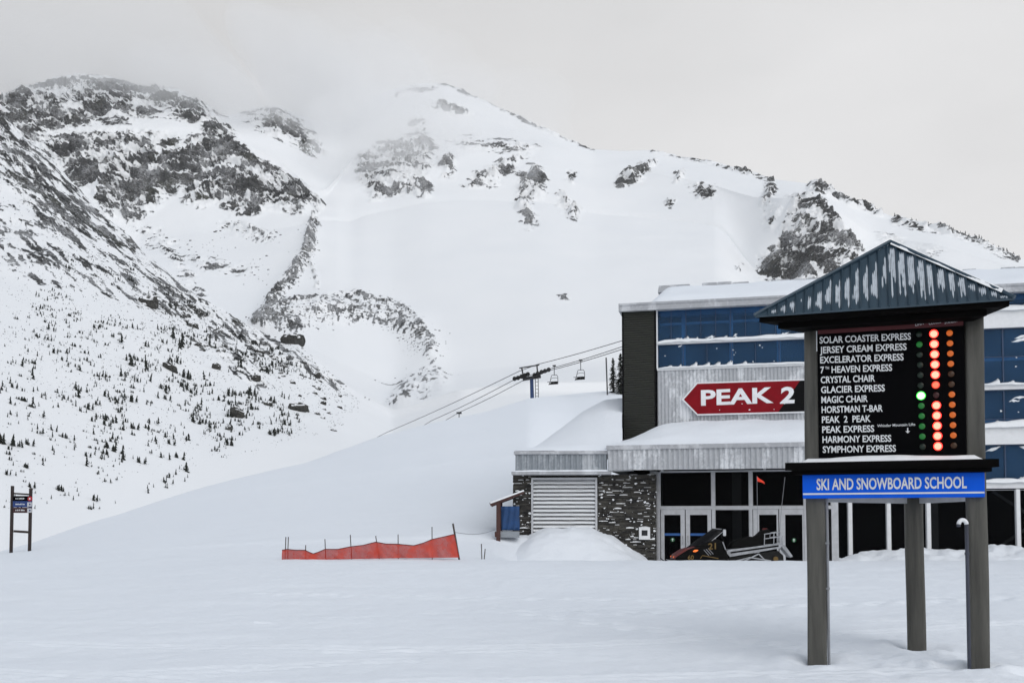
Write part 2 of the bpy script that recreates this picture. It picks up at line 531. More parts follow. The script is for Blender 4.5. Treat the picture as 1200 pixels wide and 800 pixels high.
# picture coordinates of every undisplaced point
def project(X, Y, Z):
    zz = Z - EYE
    d = Y * CP + zz * SP
    return 600 + FPX * X / d, 400 + SHIFT - FPX * (zz * CP - Y * SP) / d
BX = (mpx[None, :] - 600) / FPX * (BY * CP + (BZ - EYE) * SP)
U, V = project(BX, BY, BZ)
S2 = np.repeat(SEG[:, None], nc, 1)

# moraine ridges in the bowl: raised along these lines
def seg_dist(poly, U, V):
    best = np.full(U.shape, 1e9); along = np.zeros(U.shape)
    for k in range(len(poly) - 1):
        (x0, y0), (x1, y1) = poly[k][:2], poly[k+1][:2]
        dx, dy = x1 - x0, y1 - y0
        t = np.clip(((U - x0) * dx + (V - y0) * dy) / (dx * dx + dy * dy), 0, 1)
        d = np.hypot(U - x0 - t * dx, V - y0 - t * dy)
        m = d < best
        best[m] = d[m]; along[m] = (k + t[m])
    return best, along
back = (S2 > 2.05)
for poly, h, w in (([(310,392),(335,374),(375,362),(420,360),(460,370),(488,388),(503,414)], 4.5, 20),
                   ([(368,266),(362,298),(345,318),(325,345),(308,376)], 4, 12),
                   ([(468,498),(470,470),(485,452),(510,448)], 3, 16)):
    d, a = seg_dist(poly, U, V)
    BZ = BZ + back * h * np.exp(-(d / w) ** 2)

# rock regions (picture coordinates of the surface points, front hillside or back wall)
def poly_sd(poly, U, V):
    """signed distance, positive inside"""
    inside = np.zeros(U.shape, bool); best = np.full(U.shape, 1e9)
    n = len(poly)
    for k in range(n):
        (x0, y0), (x1, y1) = poly[k], poly[(k+1) % n]
        dx, dy = x1 - x0, y1 - y0
        t = np.clip(((U - x0) * dx + (V - y0) * dy) / (dx * dx + dy * dy + 1e-9), 0, 1)
        best = np.minimum(best, np.hypot(U - x0 - t * dx, V - y0 - t * dy))
        c = ((y0 > V) != (y1 > V)) & (U < (x1 - x0) * (V - y0) / (y1 - y0 + 1e-12) + x0)
        inside ^= c
    return np.where(inside, best, -best)
wu = U + 16 * (fbm(BX / 40, BY / 40, BZ / 40, 4, 41) - 0.5) + 8 * (fbm(BX / 9, BY / 9, BZ / 9, 2, 43) - 0.5)
wv = V + 16 * (fbm(BX / 40, BY / 40, BZ / 40, 4, 51) - 0.5) + 8 * (fbm(BX / 9, BY / 9, BZ / 9, 2, 53) - 0.5)
BACK = [
 ([(-300,60),(0,114),(40,99),(95,85),(140,88),(165,99),(210,101),(252,128),(262,140),(235,142),(190,128),(150,140),(110,142),(70,152),(40,165),(0,150),(-300,120)], 0.80, 8),
 ([(20,128),(60,120),(80,140),(50,160),(20,150)], 0.55, 6),
 ([(30,160),(70,158),(120,150),(170,148),(208,152),(216,172),(212,205),(196,232),(172,252),(150,262),(125,250),(100,222),(70,200),(45,180)], 0.66, 10),
 ([(90,190),(140,165),(205,170),(205,205),(190,235),(165,250),(140,232),(115,215)], 0.88, 10),
 ([(208,182),(222,160),(250,148),(275,165),(305,190),(335,205),(376,238),(350,250),(320,243),(300,252),(272,250),(255,240),(232,242),(214,232)], 0.78, 7),
 ([(222,190),(250,178),(300,192),(330,205),(325,222),(300,225),(285,245),(255,238),(225,228)], 0.95, 8),
 ([(240,153),(262,150),(275,160),(250,164)], 0.75, 4),
 ([(150,255),(185,262),(215,285),(200,300),(170,285)], 0.42, 10),
 ([(255,256),(290,260),(322,276),(310,282),(275,274),(255,268)], 0.55, 6),
 ([(215,300),(250,302),(305,312),(290,322),(240,318)], 0.42, 6),
 ([(170,270),(230,345),(242,350),(225,320),(190,280)], 0.55, 8),
 ([(283,135),(300,126),(330,124),(348,135),(380,178),(372,186),(350,172),(322,165),(300,150)], 0.50, 9),
 ([(300,128),(330,130),(345,145),(325,145)], 0.72, 5),
 ([(345,160),(372,165),(382,182),(360,188)], 0.7, 5),
 ([(418,178),(440,168),(480,163),(505,165),(515,185),(500,205),(508,225),(495,236),(470,232),(440,233),(420,212)], 0.52, 7),
 ([(436,170),(470,166),(500,165),(502,185),(480,196),(450,184)], 0.72, 6),
 ([(478,218),(500,216),(508,226),(495,236),(480,232)], 0.75, 4),
 ([(428,205),(470,215),(475,232),(435,232)], 0.62, 5),
 ([(516,185),(532,188),(530,208),(518,204)], 0.75, 4),
 ([(540,215),(560,205),(595,192),(612,185),(605,205),(585,218),(555,222)], 0.68, 5),
 ([(505,160),(540,158),(560,166),(600,165),(628,172),(618,188),(590,178),(545,175)], 0.46, 8),
 ([(500,128),(520,120),(560,132),(550,138),(520,136)], 0.60, 5),
 ([(480,140),(500,132),(500,160),(485,165)], 0.42, 8),
 ([(462,104),(490,98),(515,97),(510,103),(480,108),(465,112)], 0.66, 4),
 ([(425,130),(440,122),(440,128)], 0.5, 4),
 ([(604,238),(612,205),(628,195),(640,205),(636,228),(622,240),(632,262),(620,268),(612,252)], 0.60, 6),
 ([(646,228),(656,224),(664,240),(680,248),(672,256),(655,245)], 0.72, 4),
 ([(665,200),(674,204),(672,213),(664,210)], 0.8, 3),
 ([(724,212),(738,200),(766,188),(762,200),(745,212),(728,218)], 0.72, 4),
 ([(776,238),(788,236),(784,244)], 0.8, 3),
 ([(793,202),(802,200),(800,218),(792,218)], 0.72, 3),
 ([(808,224),(826,215),(842,218),(834,232),(815,234)], 0.50, 4),
 ([(890,240),(898,215),(910,218),(905,235),(892,252)], 0.60, 4),
 ([(886,255),(905,238),(915,245),(900,272),(890,265)], 0.46, 5),
 ([(924,232),(950,230),(972,240),(982,258),(996,268),(1002,285),(985,305),(968,318),(940,318),(922,304),(914,288),(912,268),(918,250)], 0.84, 6),
 ([(888,302),(905,290),(925,300),(950,318),(960,330),(900,328),(888,318)], 0.70, 5),
 ([(925,235),(945,232),(960,245),(955,262),(930,270),(918,262)], 0.98, 5),
 ([(985,285),(1010,282),(1012,300),(990,322),(965,325)], 0.60, 6),
 ([(1025,275),(1060,278),(1055,290),(1030,288)], 0.48, 5),
 ([(1060,290),(1100,285),(1110,296),(1080,302)], 0.40, 5),
 ([(655,348),(664,346),(664,356),(656,355)], 0.5, 3),
 ([(860,310),(868,308),(866,318)], 0.6, 2),
]
reg = np.zeros(U.shape)
frontness = 1 - smooth(1.96, 2.06, S2)
def add_reg(poly, st, soft, layer):
    global reg
    xs = [p[0] for p in poly]; ys = [p[1] for p in poly]
    m = (U > min(xs) - 30) & (U < max(xs) + 30) & (V > min(ys) - 30) & (V < max(ys) + 30) & (layer > 0.5)
    if not m.any(): return
    s_ = st * smooth(-soft, soft, poly_sd(poly, wu[m], wv[m]))
    reg[m] = np.maximum(reg[m], s_)
for poly, st, soft in BACK: add_reg(poly, st, soft * 1.6 + 1, 1 - frontness)
# skyline bands of bare rock
for poly, st, w in (([(515,97),(560,115),(600,133),(640,154),(670,166),(695,175)], 0.9, 2.6), ([(765,177),(800,184),(835,190),(900,210),(905,212)], 0.62, 3),
                    ([(950,216),(985,228),(1000,235),(1030,246)], 0.85, 5), ([(1050,256),(1100,266),(1150,283),(1190,300)], 0.6, 7)):
    d, a = seg_dist(poly, wu * 0.3 + U * 0.7, wv * 0.3 + V * 0.7)
    reg = np.maximum(reg, back * st * np.exp(-(d / w) ** 2))
# moraines
for poly, st, w in (([(368,266),(362,298),(348,318),(330,345),(312,378)], 0.66, 8), ([(303,386),(330,380),(345,384)], 0.62, 14), ([(310,378),(340,362),(420,352),(468,366),(492,385),(503,412)], 0.58, 7),
                    ([(345,375),(380,372),(430,366),(470,382),(496,405)], 0.47, 17), ([(470,385),(495,402),(502,420)], 0.55, 9), ([(372,272),(364,300),(372,340)], 0.42, 3),
                    ([(462,486),(478,462),(508,446)], 0.50, 17), ([(458,494),(480,486),(500,476)], 0.48, 10), ([(503,412),(508,425),(505,442)], 0.36, 7), ([(365,262),(378,240)], 0.55, 3)):
    d, a = seg_dist(poly, wu * 0.5 + U * 0.5, wv * 0.5 + V * 0.5)
    reg = np.maximum(reg, back * st * np.exp(-(d / w) ** 2))
# front hillside
FRONT = [
 ([(-300,20),(0,132),(62,187),(112,242),(166,292),(162,300),(125,290),(105,262),(85,245),(60,240),(30,225),(0,222),(-300,150)], 0.60, 12),
 ([(0,140),(58,188),(64,215),(40,210),(0,170)], 0.80, 8),
 ([(0,178),(35,200),(62,240),(55,252),(20,222),(0,215)], 0.78, 8),
 ([(45,235),(75,225),(110,255),(108,285),(75,282),(48,262)], 0.62, 8),
 ([(110,242),(166,290),(160,300),(130,285)], 0.86, 5),
 ([(-300,150),(0,222),(60,260),(110,292),(165,300),(230,346),(340,402),(352,420),(300,420),(230,395),(165,352),(80,330),(0,320),(-300,250)], 0.40, 30),
 ([(166,296),(230,347),(300,388),(343,404),(332,420),(290,404),(225,372),(175,325)], 0.58, 8),
 ([(235,385),(290,420),(320,455),(300,462),(262,430),(225,400)], 0.50, 10),
 ([(325,405),(350,410),(375,430),(402,450),(395,456),(365,440),(335,425)], 0.54, 9),
]
for poly, st, soft in FRONT: add_reg(poly, st, soft, frontness)

# relief: craggy where rock, gentle where snow
rr = smooth(0.1, 0.7, reg)
cr1 = fbm(BX / 46, BY / 46, BZ / 34, 4, 61, 0.55, True) - 0.6
cr2 = fbm(BX / 11, BY / 11, BZ / 8, 3, 71, 0.55, True) - 0.6
far = smooth(450, 800, BY)
amp = (0.35 + 0.65 * far) * rr
cr3 = fbm(BX / 4.5, BY / 4.5, BZ / 3.5, 2, 75, 0.6, True) - 0.6
dz_ = amp * (24 * cr1 + 19 * cr2 + 8 * cr3)
nodisp = 1 - np.exp(-((S2 - 6) / 0.12) ** 2) * 0.75
snow_roll = 5 * (fbm(BX / 120, BY / 120, BZ / 120, 3, 81) - 0.5) * (0.3 + 0.7 * far) + 1.2 * (fbm(BX / 30, BY / 30, BZ / 30, 3, 83) - 0.5)
PX = BX.copy(); PY = BY - dz_ * 0.8 * nodisp; PZ = BZ + (dz_ * 0.45 + snow_roll) * nodisp
W3 = np.stack([PX, PY, PZ], -1)
du = np.gradient(W3, axis=1); dv = np.gradient(W3, axis=0)
N = np.cross(du, dv); N /= np.linalg.norm(N, axis=-1, keepdims=True) + 1e-9
N[N[..., 2] < 0] *= -1
steep = 1 - N[..., 2]
steep_s = steep
# rock shows where the face is steep or the wind scours it; ledges hold snow
big = fbm(BX / 34 + BZ / 60, BY / 34, BZ / 20, 3, 89, 0.6)
led = fbm(BX / 16, BY / 16, BZ / 5.5, 4, 91, 0.6)
spk = fbm(BX / 5.0, BY / 5.0, BZ / 3.6, 3, 93, 0.65)
# streaks running down the hillside beneath the crest
su = (U * 0.72 + V * 0.69); sv = (-U * 0.69 + V * 0.72)
stk = fbm(su / 26, sv / 3.2, 0 * su, 4, 97, 0.6)
patt = np.where(frontness > 0.5, 0.50 * stk + 0.28 * spk + 0.22 * led, 0.55 * big + 0.40 * led + 0.30 * spk)
for lay in (frontness > 0.5, frontness <= 0.5):
    patt[lay] = (patt[lay] - patt[lay].mean()) / patt[lay].std()
fine = fbm(BX / 1.7, BY / 1.7, BZ / 1.5, 2, 95, 0.7); fine = (fine - fine.mean()) / fine.std()
mor = back & (U > 295) & (U < 530) & (V > 245 + 0.0 * U) & (V > 262)
patt = np.where(mor, 0.18 * patt + 0.75 * fine, 0.95 * patt + 0.30 * fine)
rock = np.minimum(reg, 0.66) + 0.27 * patt + 0.55 * (steep - 0.45) * rr
# snow-filled chutes and cracks cut across the crags
ch = fbm(BX / 30 + BZ / 55, BY / 60, BZ / 26, 3, 111, 0.5, True)
ch2 = fbm(BX / 11 - BZ / 24, BY / 24, BZ / 13, 2, 117, 0.5, True)
rock = rock - (1 - frontness) * (~mor) * (0.65 * smooth(0.80, 0.90, ch) + 0.40 * smooth(0.84, 0.93, ch2))
dusty = mor * 0.11 + back * 0.08 * smooth(400, 415, U) * (1 - smooth(640, 700, U)) * (~mor)
rock = rock * smooth(0.02, 0.25, reg)
tag(None or grid_mesh('mountain', W3, nr, nc, None or bpy.data.materials.new('mountain snow and rock'), {'rock': rock, 'dusty': dusty}), kind='structure')

mt = NT('mountain rock')
at = mt.n('ShaderNodeAttribute', attribute_name='rock')
c = mt.coord()
n1 = mt.noise(mt.coord((1, 1, 1.6)), 0.33, 5, 0.75)
v = mt.math('ADD', at.outputs['Fac'], mt.math('MULTIPLY', mt.math('SUBTRACT', n1, 0.5), 1.45))
mask = mt.ramp(v, [(0.43, 0.0), (0.50, 0.70), (0.60, 1.0)])
n2 = mt.noise(c, 0.03, 4, 0.6)
n3 = mt.noise(mt.coord((1, 1, 2.0)), 0.22, 5, 0.7)
rk = mt.ramp(n3, [(0.34, (0.006, 0.006, 0.007)), (0.50, (0.028, 0.029, 0.030)), (0.68, (0.110, 0.108, 0.100))])  # crevice shade is put into the rock colour, darkest where the bump sinks
ol = mt.mix(mt.ramp(n2, [(0.52, 0.0), (0.70, 0.75)]), rk, (0.050, 0.052, 0.030))
sn = mt.ramp(mt.noise(c, 0.02, 4, 0.5), [(0.3, (0.83, 0.845, 0.86)), (0.7, (0.86, 0.87, 0.88))])
n5 = mt.noise(mt.coord((1, 1, 2.4)), 0.75, 4, 0.75); n6 = mt.noise(c, 0.05, 4, 0.6)
at2 = mt.n('ShaderNodeAttribute', attribute_name='dusty')
dust = mt.ramp(mt.math('ADD', mt.math('ADD', n5, at2.outputs['Fac']), mt.math('MULTIPLY', mt.math('SUBTRACT', n6, 0.5), 0.9)), [(0.47, 0.0), (0.60, 0.42), (0.72, 0.8)])
ol = mt.mix(dust, ol, (0.62, 0.63, 0.65))
colr = mt.mix(mask, sn, ol)
bmp = mt.bump(mt.math('MULTIPLY', n3, mask), 1.0, 2.5)
mm = mt.done(mt.bsdf(colr, 0.85, bmp, 0.0, 0.15))
bpy.data.objects['mountain'].data.materials[0] = mm
bpy.data.materials.remove(bpy.data.materials['mountain snow and rock'])
# ================================================================== THE LODGE
class Frame:
    """upright frame: s runs right along a wall, c goes back into the building, z up"""
    def __init__(self, px, Y, phi):
        a = R(phi)
        self.o = Vector(((px - 600) / FPX * Y, Y, 0))
        self.u = Vector((math.cos(a), -math.sin(a), 0)); self.v = Vector((math.sin(a), math.cos(a), 0))
    def T(self, s, c, z):
        p = self.o + self.u * s + self.v * c
        return (p.x, p.y, z)
    def F(self, px, py, c=0.0):
        d = Vector([float(k) for k in ray(px, py)])
        e = Vector((0, 0, EYE))
        t = (c + (self.o - e).dot(self.v)) / d.dot(self.v)
        q = e + d * t
        return (q - self.o).dot(self.u), q.z
    def s(self, px, c=0.0, py=480): return self.F(px, py, c)[0]
    def z(self, px, py, c=0.0): return self.F(px, py, c)[1]

CAPH = 0.69
def text_mesh(name, string, fr, p_left, p_right, cap_px, c, mat, parent, bold=0.0, ext=0.004, slant=0.0):
    """lettering fitted between two picture points on the plane c of a frame"""
    cu = bpy.data.curves.new('lettering', 'FONT')
    cu.body = string; cu.size = 1.0; cu.offset = bold; cu.resolution_u = 3
    o = bpy.data.objects.new('lettering', cu); COL.objects.link(o)
    dg = bpy.context.evaluated_depsgraph_get()
    me = bpy.data.meshes.new_from_object(o.evaluated_get(dg))
    bpy.data.objects.remove(o); bpy.data.curves.remove(cu)
    vs = np.array([v.co[:] for v in me.vertices]); fs = [tuple(p.vertices) for p in me.polygons]
    bpy.data.meshes.remove(me)
    x0, x1 = vs[:, 0].min(), vs[:, 0].max(); y0, y1 = 0.0, CAPH
    s0, z0 = fr.F(p_left[0], p_left[1], c); s1, z1 = fr.F(p_right[0], p_right[1], c)
    zt = fr.F(p_left[0], p_left[1] - cap_px, c)[1]
    mb = MB(fr.T)
    out = []
    for x, y, _ in vs:
        a = (x - x0) / (x1 - x0); b = (y - y0) / (y1 - y0)
        out.append((s0 + (s1 - s0) * a + slant * b, c - ext, z0 + (z1 - z0) * a + (zt - z0) * b))
    mb.add(out, fs)
    return mb.build(name, mat, parent)

def mat_glass(name, body, tint, trans, spec=0.5, rough=0.04):
    t = NT(name)
    n = t.noise(t.coord(), 0.9, 3, 0.5)
    colr = t.ramp(n, [(0.3, tuple(x * 0.8 for x in body)), (0.7, tuple(x * 1.2 for x in body))])
    p = t.bsdf(colr, rough, t.bump(t.noise(t.coord(), 1.3, 2), 0.04, 0.05), 0.0, spec)
    tr = t.n('ShaderNodeBsdfTransparent'); tr.inputs[0].default_value = (*tint, 1)
    m = t.n('ShaderNodeMixShader'); m.inputs[0].default_value = trans
    t.l(p.outputs[0], m.inputs[1]); t.l(tr.outputs[0], m.inputs[2])
    return t.done(m)

def mat_metal(name, col, rough=0.45, frost=0.35, stretch=(1.5, 1.5, 0.5)):
    """painted sheet metal with blown snow clinging to it in places"""
    t = NT(name)
    c = t.coord(stretch)
    n1 = t.noise(c, 1.1, 6, 0.65)
    n2 = t.noise(t.coord(), 9.0, 4, 0.6)
    f = t.math('ADD', n1, t.math('MULTIPLY', t.math('SUBTRACT', n2, 0.5), 0.25))
    mask = t.ramp(f, [(0.50, 0.0), (0.62, frost)])
    base = t.ramp(n2, [(0.3, tuple(x * 0.9 for x in col)), (0.7, tuple(x * 1.08 for x in col))])
    colr = t.mix(mask, base, (0.80, 0.82, 0.84))
    return t.done(t.bsdf(colr, t.ramp(mask, [(0.0, rough), (1.0, 0.8)]), t.bump(n2, 0.08, 0.01), 0.0, 0.4))

M['blue_glass'] = mat_glass('blue tinted glass', (0.042, 0.108, 0.200), (0.50, 0.72, 0.92), 0.66, 0.30)
M['dark_glass'] = mat_glass('dark shop glass', (0.006, 0.006, 0.007), (0.55, 0.56, 0.56), 0.7, 0.02)
M['frame'] = simple('pale metal frame', (0.50, 0.51, 0.53), 0.4, 0.12, 5, 0.05)
M['blue_frame'] = simple('blue grey mullion', (0.030, 0.055, 0.11), 0.35, 0.2, 5, 0.05)
M['inner_white'] = simple('pale interior steel', (0.75, 0.76, 0.76), 0.6, 0.1, 4, 0.03)
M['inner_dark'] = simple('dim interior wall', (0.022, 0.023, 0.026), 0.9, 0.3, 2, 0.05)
M['metal'] = mat_metal('pale corrugated metal', (0.44, 0.455, 0.475), 0.4, 0.75)
M['metal_grey'] = mat_metal('grey corrugated fascia', (0.26, 0.285, 0.31), 0.4, 0.35)
M['trim'] = mat_metal('pale roof trim', (0.40, 0.41, 0.43), 0.5, 0.4)
M['olive'] = simple('dark olive ribbed siding', (0.016, 0.018, 0.012), 0.5, 0.25, 3, 0.1)
M['white'] = simple('white paint', (0.78, 0.79, 0.80), 0.5, 0.05, 6, 0.05)

LF = Frame(731, 37.5, 13.5)
DOOR_C, CAN_C = -2.4, -3.5
lodge = thing('lodge', 'long ski lodge with blue glass upper storey and snow covered roofs', 'building', LF.T(6, 0, 0.2))
z_eave = LF.z(770, 357)
S_END = LF.s(1330)
S771 = LF.s(770.5)
S_R = LF.s(960)
# --- core and side walls
mb = MB(LF.T)
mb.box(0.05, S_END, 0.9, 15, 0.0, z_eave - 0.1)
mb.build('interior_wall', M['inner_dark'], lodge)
mb = MB(LF.T)
zb, zt = LF.z(731, 512) - 1.2, LF.z(731, 362)
n = int((zt - zb) / 0.085)
pr = []
for i in range(n + 1):
    z = zb + (zt - zb) * i / n
    pr += [(-0.06, z), (-0.06, z + 0.05), (-0.015, z + 0.06), (-0.015, z + 0.078)]
s1 = LF.s(768.6)
mb.grid([[(0.0, a, z) for a, z in pr], [(s1, a, z) for a, z in pr]])
mb.grid([[(0.0, a, z) for a, z in pr], [(0.0, 14.8, z) for a, z in pr]])
mb.grid([[(s1, a, z) for a, z in pr], [(s1, 0.3, z) for a, z in pr]])
mb.build('dark_siding', M['olive'], lodge)
mb = MB(LF.T)
mb.box(-0.03, 0.03, -0.09, 0.0, zb, zt); mb.box(s1 - 0.03, s1 + 0.02, -0.09, 0.0, zb, zt)
mb.build('corner_trim', M['black'], lodge)
# --- corrugated wall behind the arrow sign
zc1 = LF.z(771, 434); zc0 = LF.z(771, 497) - 1.0
mb = MB(LF.T)
s, row0, row1 = S771, [], []
while s < S_R + 0.3:
    for ds, c in ((0.0, 0.0), (0.035, -0.035), (0.085, -0.035), (0.12, 0.0)):
        row0.append((s + ds, c, zc0)); row1.append((s + ds, c, zc1))
    s += 0.132
mb.grid([row0, row1])
mb.build('corrugated_wall', M['metal'], lodge)

def window(fr, s0, s1, z0, z1, c, glass, parent, rails=(), fw=0.03, fmat=None):
    mb = MB(fr.T)
    for a, b in ((s0, s0 + fw), (s1 - fw, s1)): mb.box(a, b, c - 0.03, c + 0.04, z0, z1)
    mb.box(s0 + fw, s1 - fw, c - 0.028, c + 0.04, z0, z0 + fw); mb.box(s0 + fw, s1 - fw, c - 0.028, c + 0.04, z1 - fw, z1)
    for r_ in rails: mb.box(s0 + fw, s1 - fw, c - 0.027, c + 0.04, r_ - fw * 0.6, r_ + fw * 0.6)
    w = mb.build('window', fmat or M['blue_frame'], parent)
    mb = MB(fr.T)
    mb.box(s0 + fw * 0.5, s1 - fw * 0.5, c + 0.002, c + 0.012, z0 + fw * 0.5, z1 - fw * 0.5)
    mb.build('pane', glass, w)
    return w

# heights of the bands, measured at the left end of the glass
Z = lambda y: LF.z(771, y)
zA0, zA1, zB0, zB1 = Z(401), Z(363.5), Z(431.5), Z(404.5)
for a, b in zip([771.5, 787, 804.5, 822, 839.5, 857, 874.5, 892, 910, 928], [787, 804.5, 822, 839.5, 857, 874.5, 892, 910, 928, 958]):
    window(LF, LF.s(a), LF.s(b), zA0, zA1, 0.05, M['blue_glass'], lodge, fw=0.011)
for a, b in zip([771.5, 801, 829, 858, 886, 914], [801, 829, 858, 886, 914, 958]):
    window(LF, LF.s(a), LF.s(b), zB0, zB1, 0.05, M['blue_glass'], lodge, fw=0.011)
# right hand glass wall
ZR = lambda y: LF.z(1170, y)
strips = [(363, 340), (450, 385), (500, 457), (564, 521)]
redge = [960, 1000, 1040, 1080, 1120, 1151, 1177, 1205, 1240, 1280, 1325]
for (y0, y1), rail in zip(strips, (None, 418, 491, None)):
    for a, b in zip(redge[:-1], redge[1:]):
        window(LF, LF.s(a), LF.s(b), ZR(y0), ZR(y1), 0.05, M['blue_glass'], lodge, rails=(ZR(rail),) if rail else (), fw=0.022)
# pale steel inside the glass
mb = MB(LF.T)
for p in (801, 857.5, 914, 1153, 1230, 1290): mb.box(LF.s(p) - 0.07, LF.s(p) + 0.07, 0.30, 0.50, zB0, zA1)
mb.box(S771 + 0.1, S_R, 0.32, 0.52, Z(379.5), Z(377))
mb.box(S771 + 0.1, S_END, 0.35, 0.88, Z(369), Z(364))
for y in (419, 492): mb.box(S_R, S_END, 0.32, 0.5, ZR(y) - 0.05, ZR(y) + 0.05)
mb.build('interior_beam', M['inner_white'], lodge)
# sills and bands between the strips
mb = MB(LF.T)
mb.box(S771, S_R + 0.05, -0.10, 0.10, Z(404.3), Z(401.2)); mb.box(S771, S_R + 0.05, -0.08, 0.10, Z(434.5), Z(431.8))
mb.box(S771 - 0.02, S771 + 0.03, -0.06, 0.1, Z(431.8), Z(357))
mb.box(S771, S_R, -0.05, 0.1, Z(363.2), Z(357))
for y0, y1 in ((384.6, 364), (456.7, 450.3), (520.7, 500.3), (572, 564.3)): mb.box(S_R + 0.06, S_END, -0.10, 0.10, ZR(y0), ZR(y1))
mb.build('sill_band', M['white'], lodge)

def snow_strip(fr, s0, s1, c0, c1, z0, h, seed, mb, n=None, lump=0.5, ragged=0.0):
    """heap of snow lying along a ledge: rounded in section, uneven along its length"""
    n = n or max(6, int((s1 - s0) / 0.12))
    rows = []
    for i in range(n + 1):
        s = s0 + (s1 - s0) * i / n
        e = min(1.0, min(i, n - i) / 2.0)
        k = (1 - lump) + 2 * lump * float(fbm(s * 1.3 + seed, seed * 3.1, 0.3, 3, seed))
        hh = max(0.012, h * k * (0.25 + 0.75 * e))
        dz = -ragged * float(vnoise(s * 5.0, seed, 0.5, seed + 3))
        rows.append([(s, c1, z0), (s, c1, z0 + hh), (s, c1 * 0.5 + c0 * 0.5, z0 + hh * 0.9), (s, c0 * 0.85 + c1 * 0.15, z0 + hh * 0.5), (s, c0, z0 + dz)])
    mb.grid(rows)

mb = MB(LF.T)
snow_strip(LF, S771 + 0.05, S_R, -0.17, 0.03, Z(401.2), 0.10, 3, mb, lump=0.8, ragged=0.08)
snow_strip(LF, S771 + 0.05, S_R, -0.14, 0.03, Z(431.8), 0.06, 4, mb, lump=0.9, ragged=0.03)
for i, y in enumerate((364, 450.3, 500.3, 564.3)):
    snow_strip(LF, S_R + 0.1, S_END, -0.2, 0.03, ZR(y), (0.16, 0.06, 0.18, 0.1)[i], 10 + i, mb, lump=0.9, ragged=0.06)
# drifts caught in the corners of the panes
rnd = random.Random(5)
for (p0, p1, y, k, zf) in ((790, 945, 401.0, 10, Z), (773, 900, 431.5, 9, Z), (1150, 1300, 363, 6, ZR), (1150, 1300, 563, 6, ZR), (1150, 1300, 499, 6, ZR), (1150, 1300, 449, 6, ZR)):
    for q in range(k):
        p = p0 + (p1 - p0) * (q + rnd.random() * 0.5) / k
        s = LF.s(p); w = rnd.uniform(0.25, 0.48); h = rnd.uniform(0.08, 0.26); zz = zf(y)
        rows = []
        for i in range(9):
            t = i / 8
            hh = h * (t ** 1.4) * (1 if t < 0.9 else 0.75) * (0.8 + 0.4 * rnd.random())
            rows.append([(s + w * t, 0.051, zz), (s + w * t, 0.047, zz + hh), (s + w * t, 0.0, zz + hh * 0.4), (s + w * t, -0.03, zz)])
        mb.grid(rows)
# blown flecks stuck on the glass
def fleck(fr, mb, s, z, c, r, rnd):
    k = 7
    pts = [(s + r * math.cos(6.283 * i / k) * rnd.uniform(0.5, 1.3), c - 0.004, z + r * 0.8 * math.sin(6.283 * i / k) * rnd.uniform(0.5, 1.3)) for i in range(k)]
    mb.add([(s, c - 0.018, z)] + pts, [(0, 1 + i, 1 + (i + 1) % k) for i in range(k)])
for q in range(9):
    a, b = rnd.choice(((zB0, zB1), (zB0, zB1), (zA0, zA1)))
    fleck(LF, mb, rnd.uniform(S771 + 0.1, S_R), rnd.uniform(a + 0.05, b - 0.05), 0.05, rnd.uniform(0.008, 0.035), rnd)
for q in range(24):
    y0, y1 = rnd.choice(strips[1:])
    z = rnd.uniform(ZR(y0) + 0.05, ZR(y1) - 0.05)
    fleck(LF, mb, rnd.uniform(LF.s(1140), S_END), z, 0.05, rnd.uniform(0.008, 0.05), rnd)
def streak(mb, s0, z0, L, rise, rnd):
    n = 14; rows = []
    for i in range(n + 1):
        t = i / n; w = 0.05 * math.sin(math.pi * t) * (0.3 + 1.2 * float(vnoise(t * 6 + s0, z0 * 3, 0, 4)))
        zc = z0 + rise * t + 0.09 * (float(fbm(t * 3 + s0, z0, 0, 2, 9)) - 0.5)
        rows.append([(s0 + L * t, 0.051, zc - w), (s0 + L * t, 0.034, zc), (s0 + L * t, 0.051, zc + w)])
    mb.grid(rows)
for q in range(5): streak(mb, LF.s(rnd.uniform(780, 925)), rnd.choice((zB1 - 0.06, zA0 + 0.12)), rnd.uniform(0.15, 0.4), rnd.uniform(-0.05, 0.12), rnd)
for q in range(14):
    y0, y1 = rnd.choice(strips[1:])
    streak(mb, LF.s(rnd.uniform(1140, 1290)), ZR(y1) - rnd.uniform(0.06, 0.5), rnd.uniform(0.25, 0.7), rnd.uniform(-0.15, 0.25), rnd)
tag(mb.build('snow_on_sills', M['snow_loose'], lodge, smooth=True), kind='stuff')

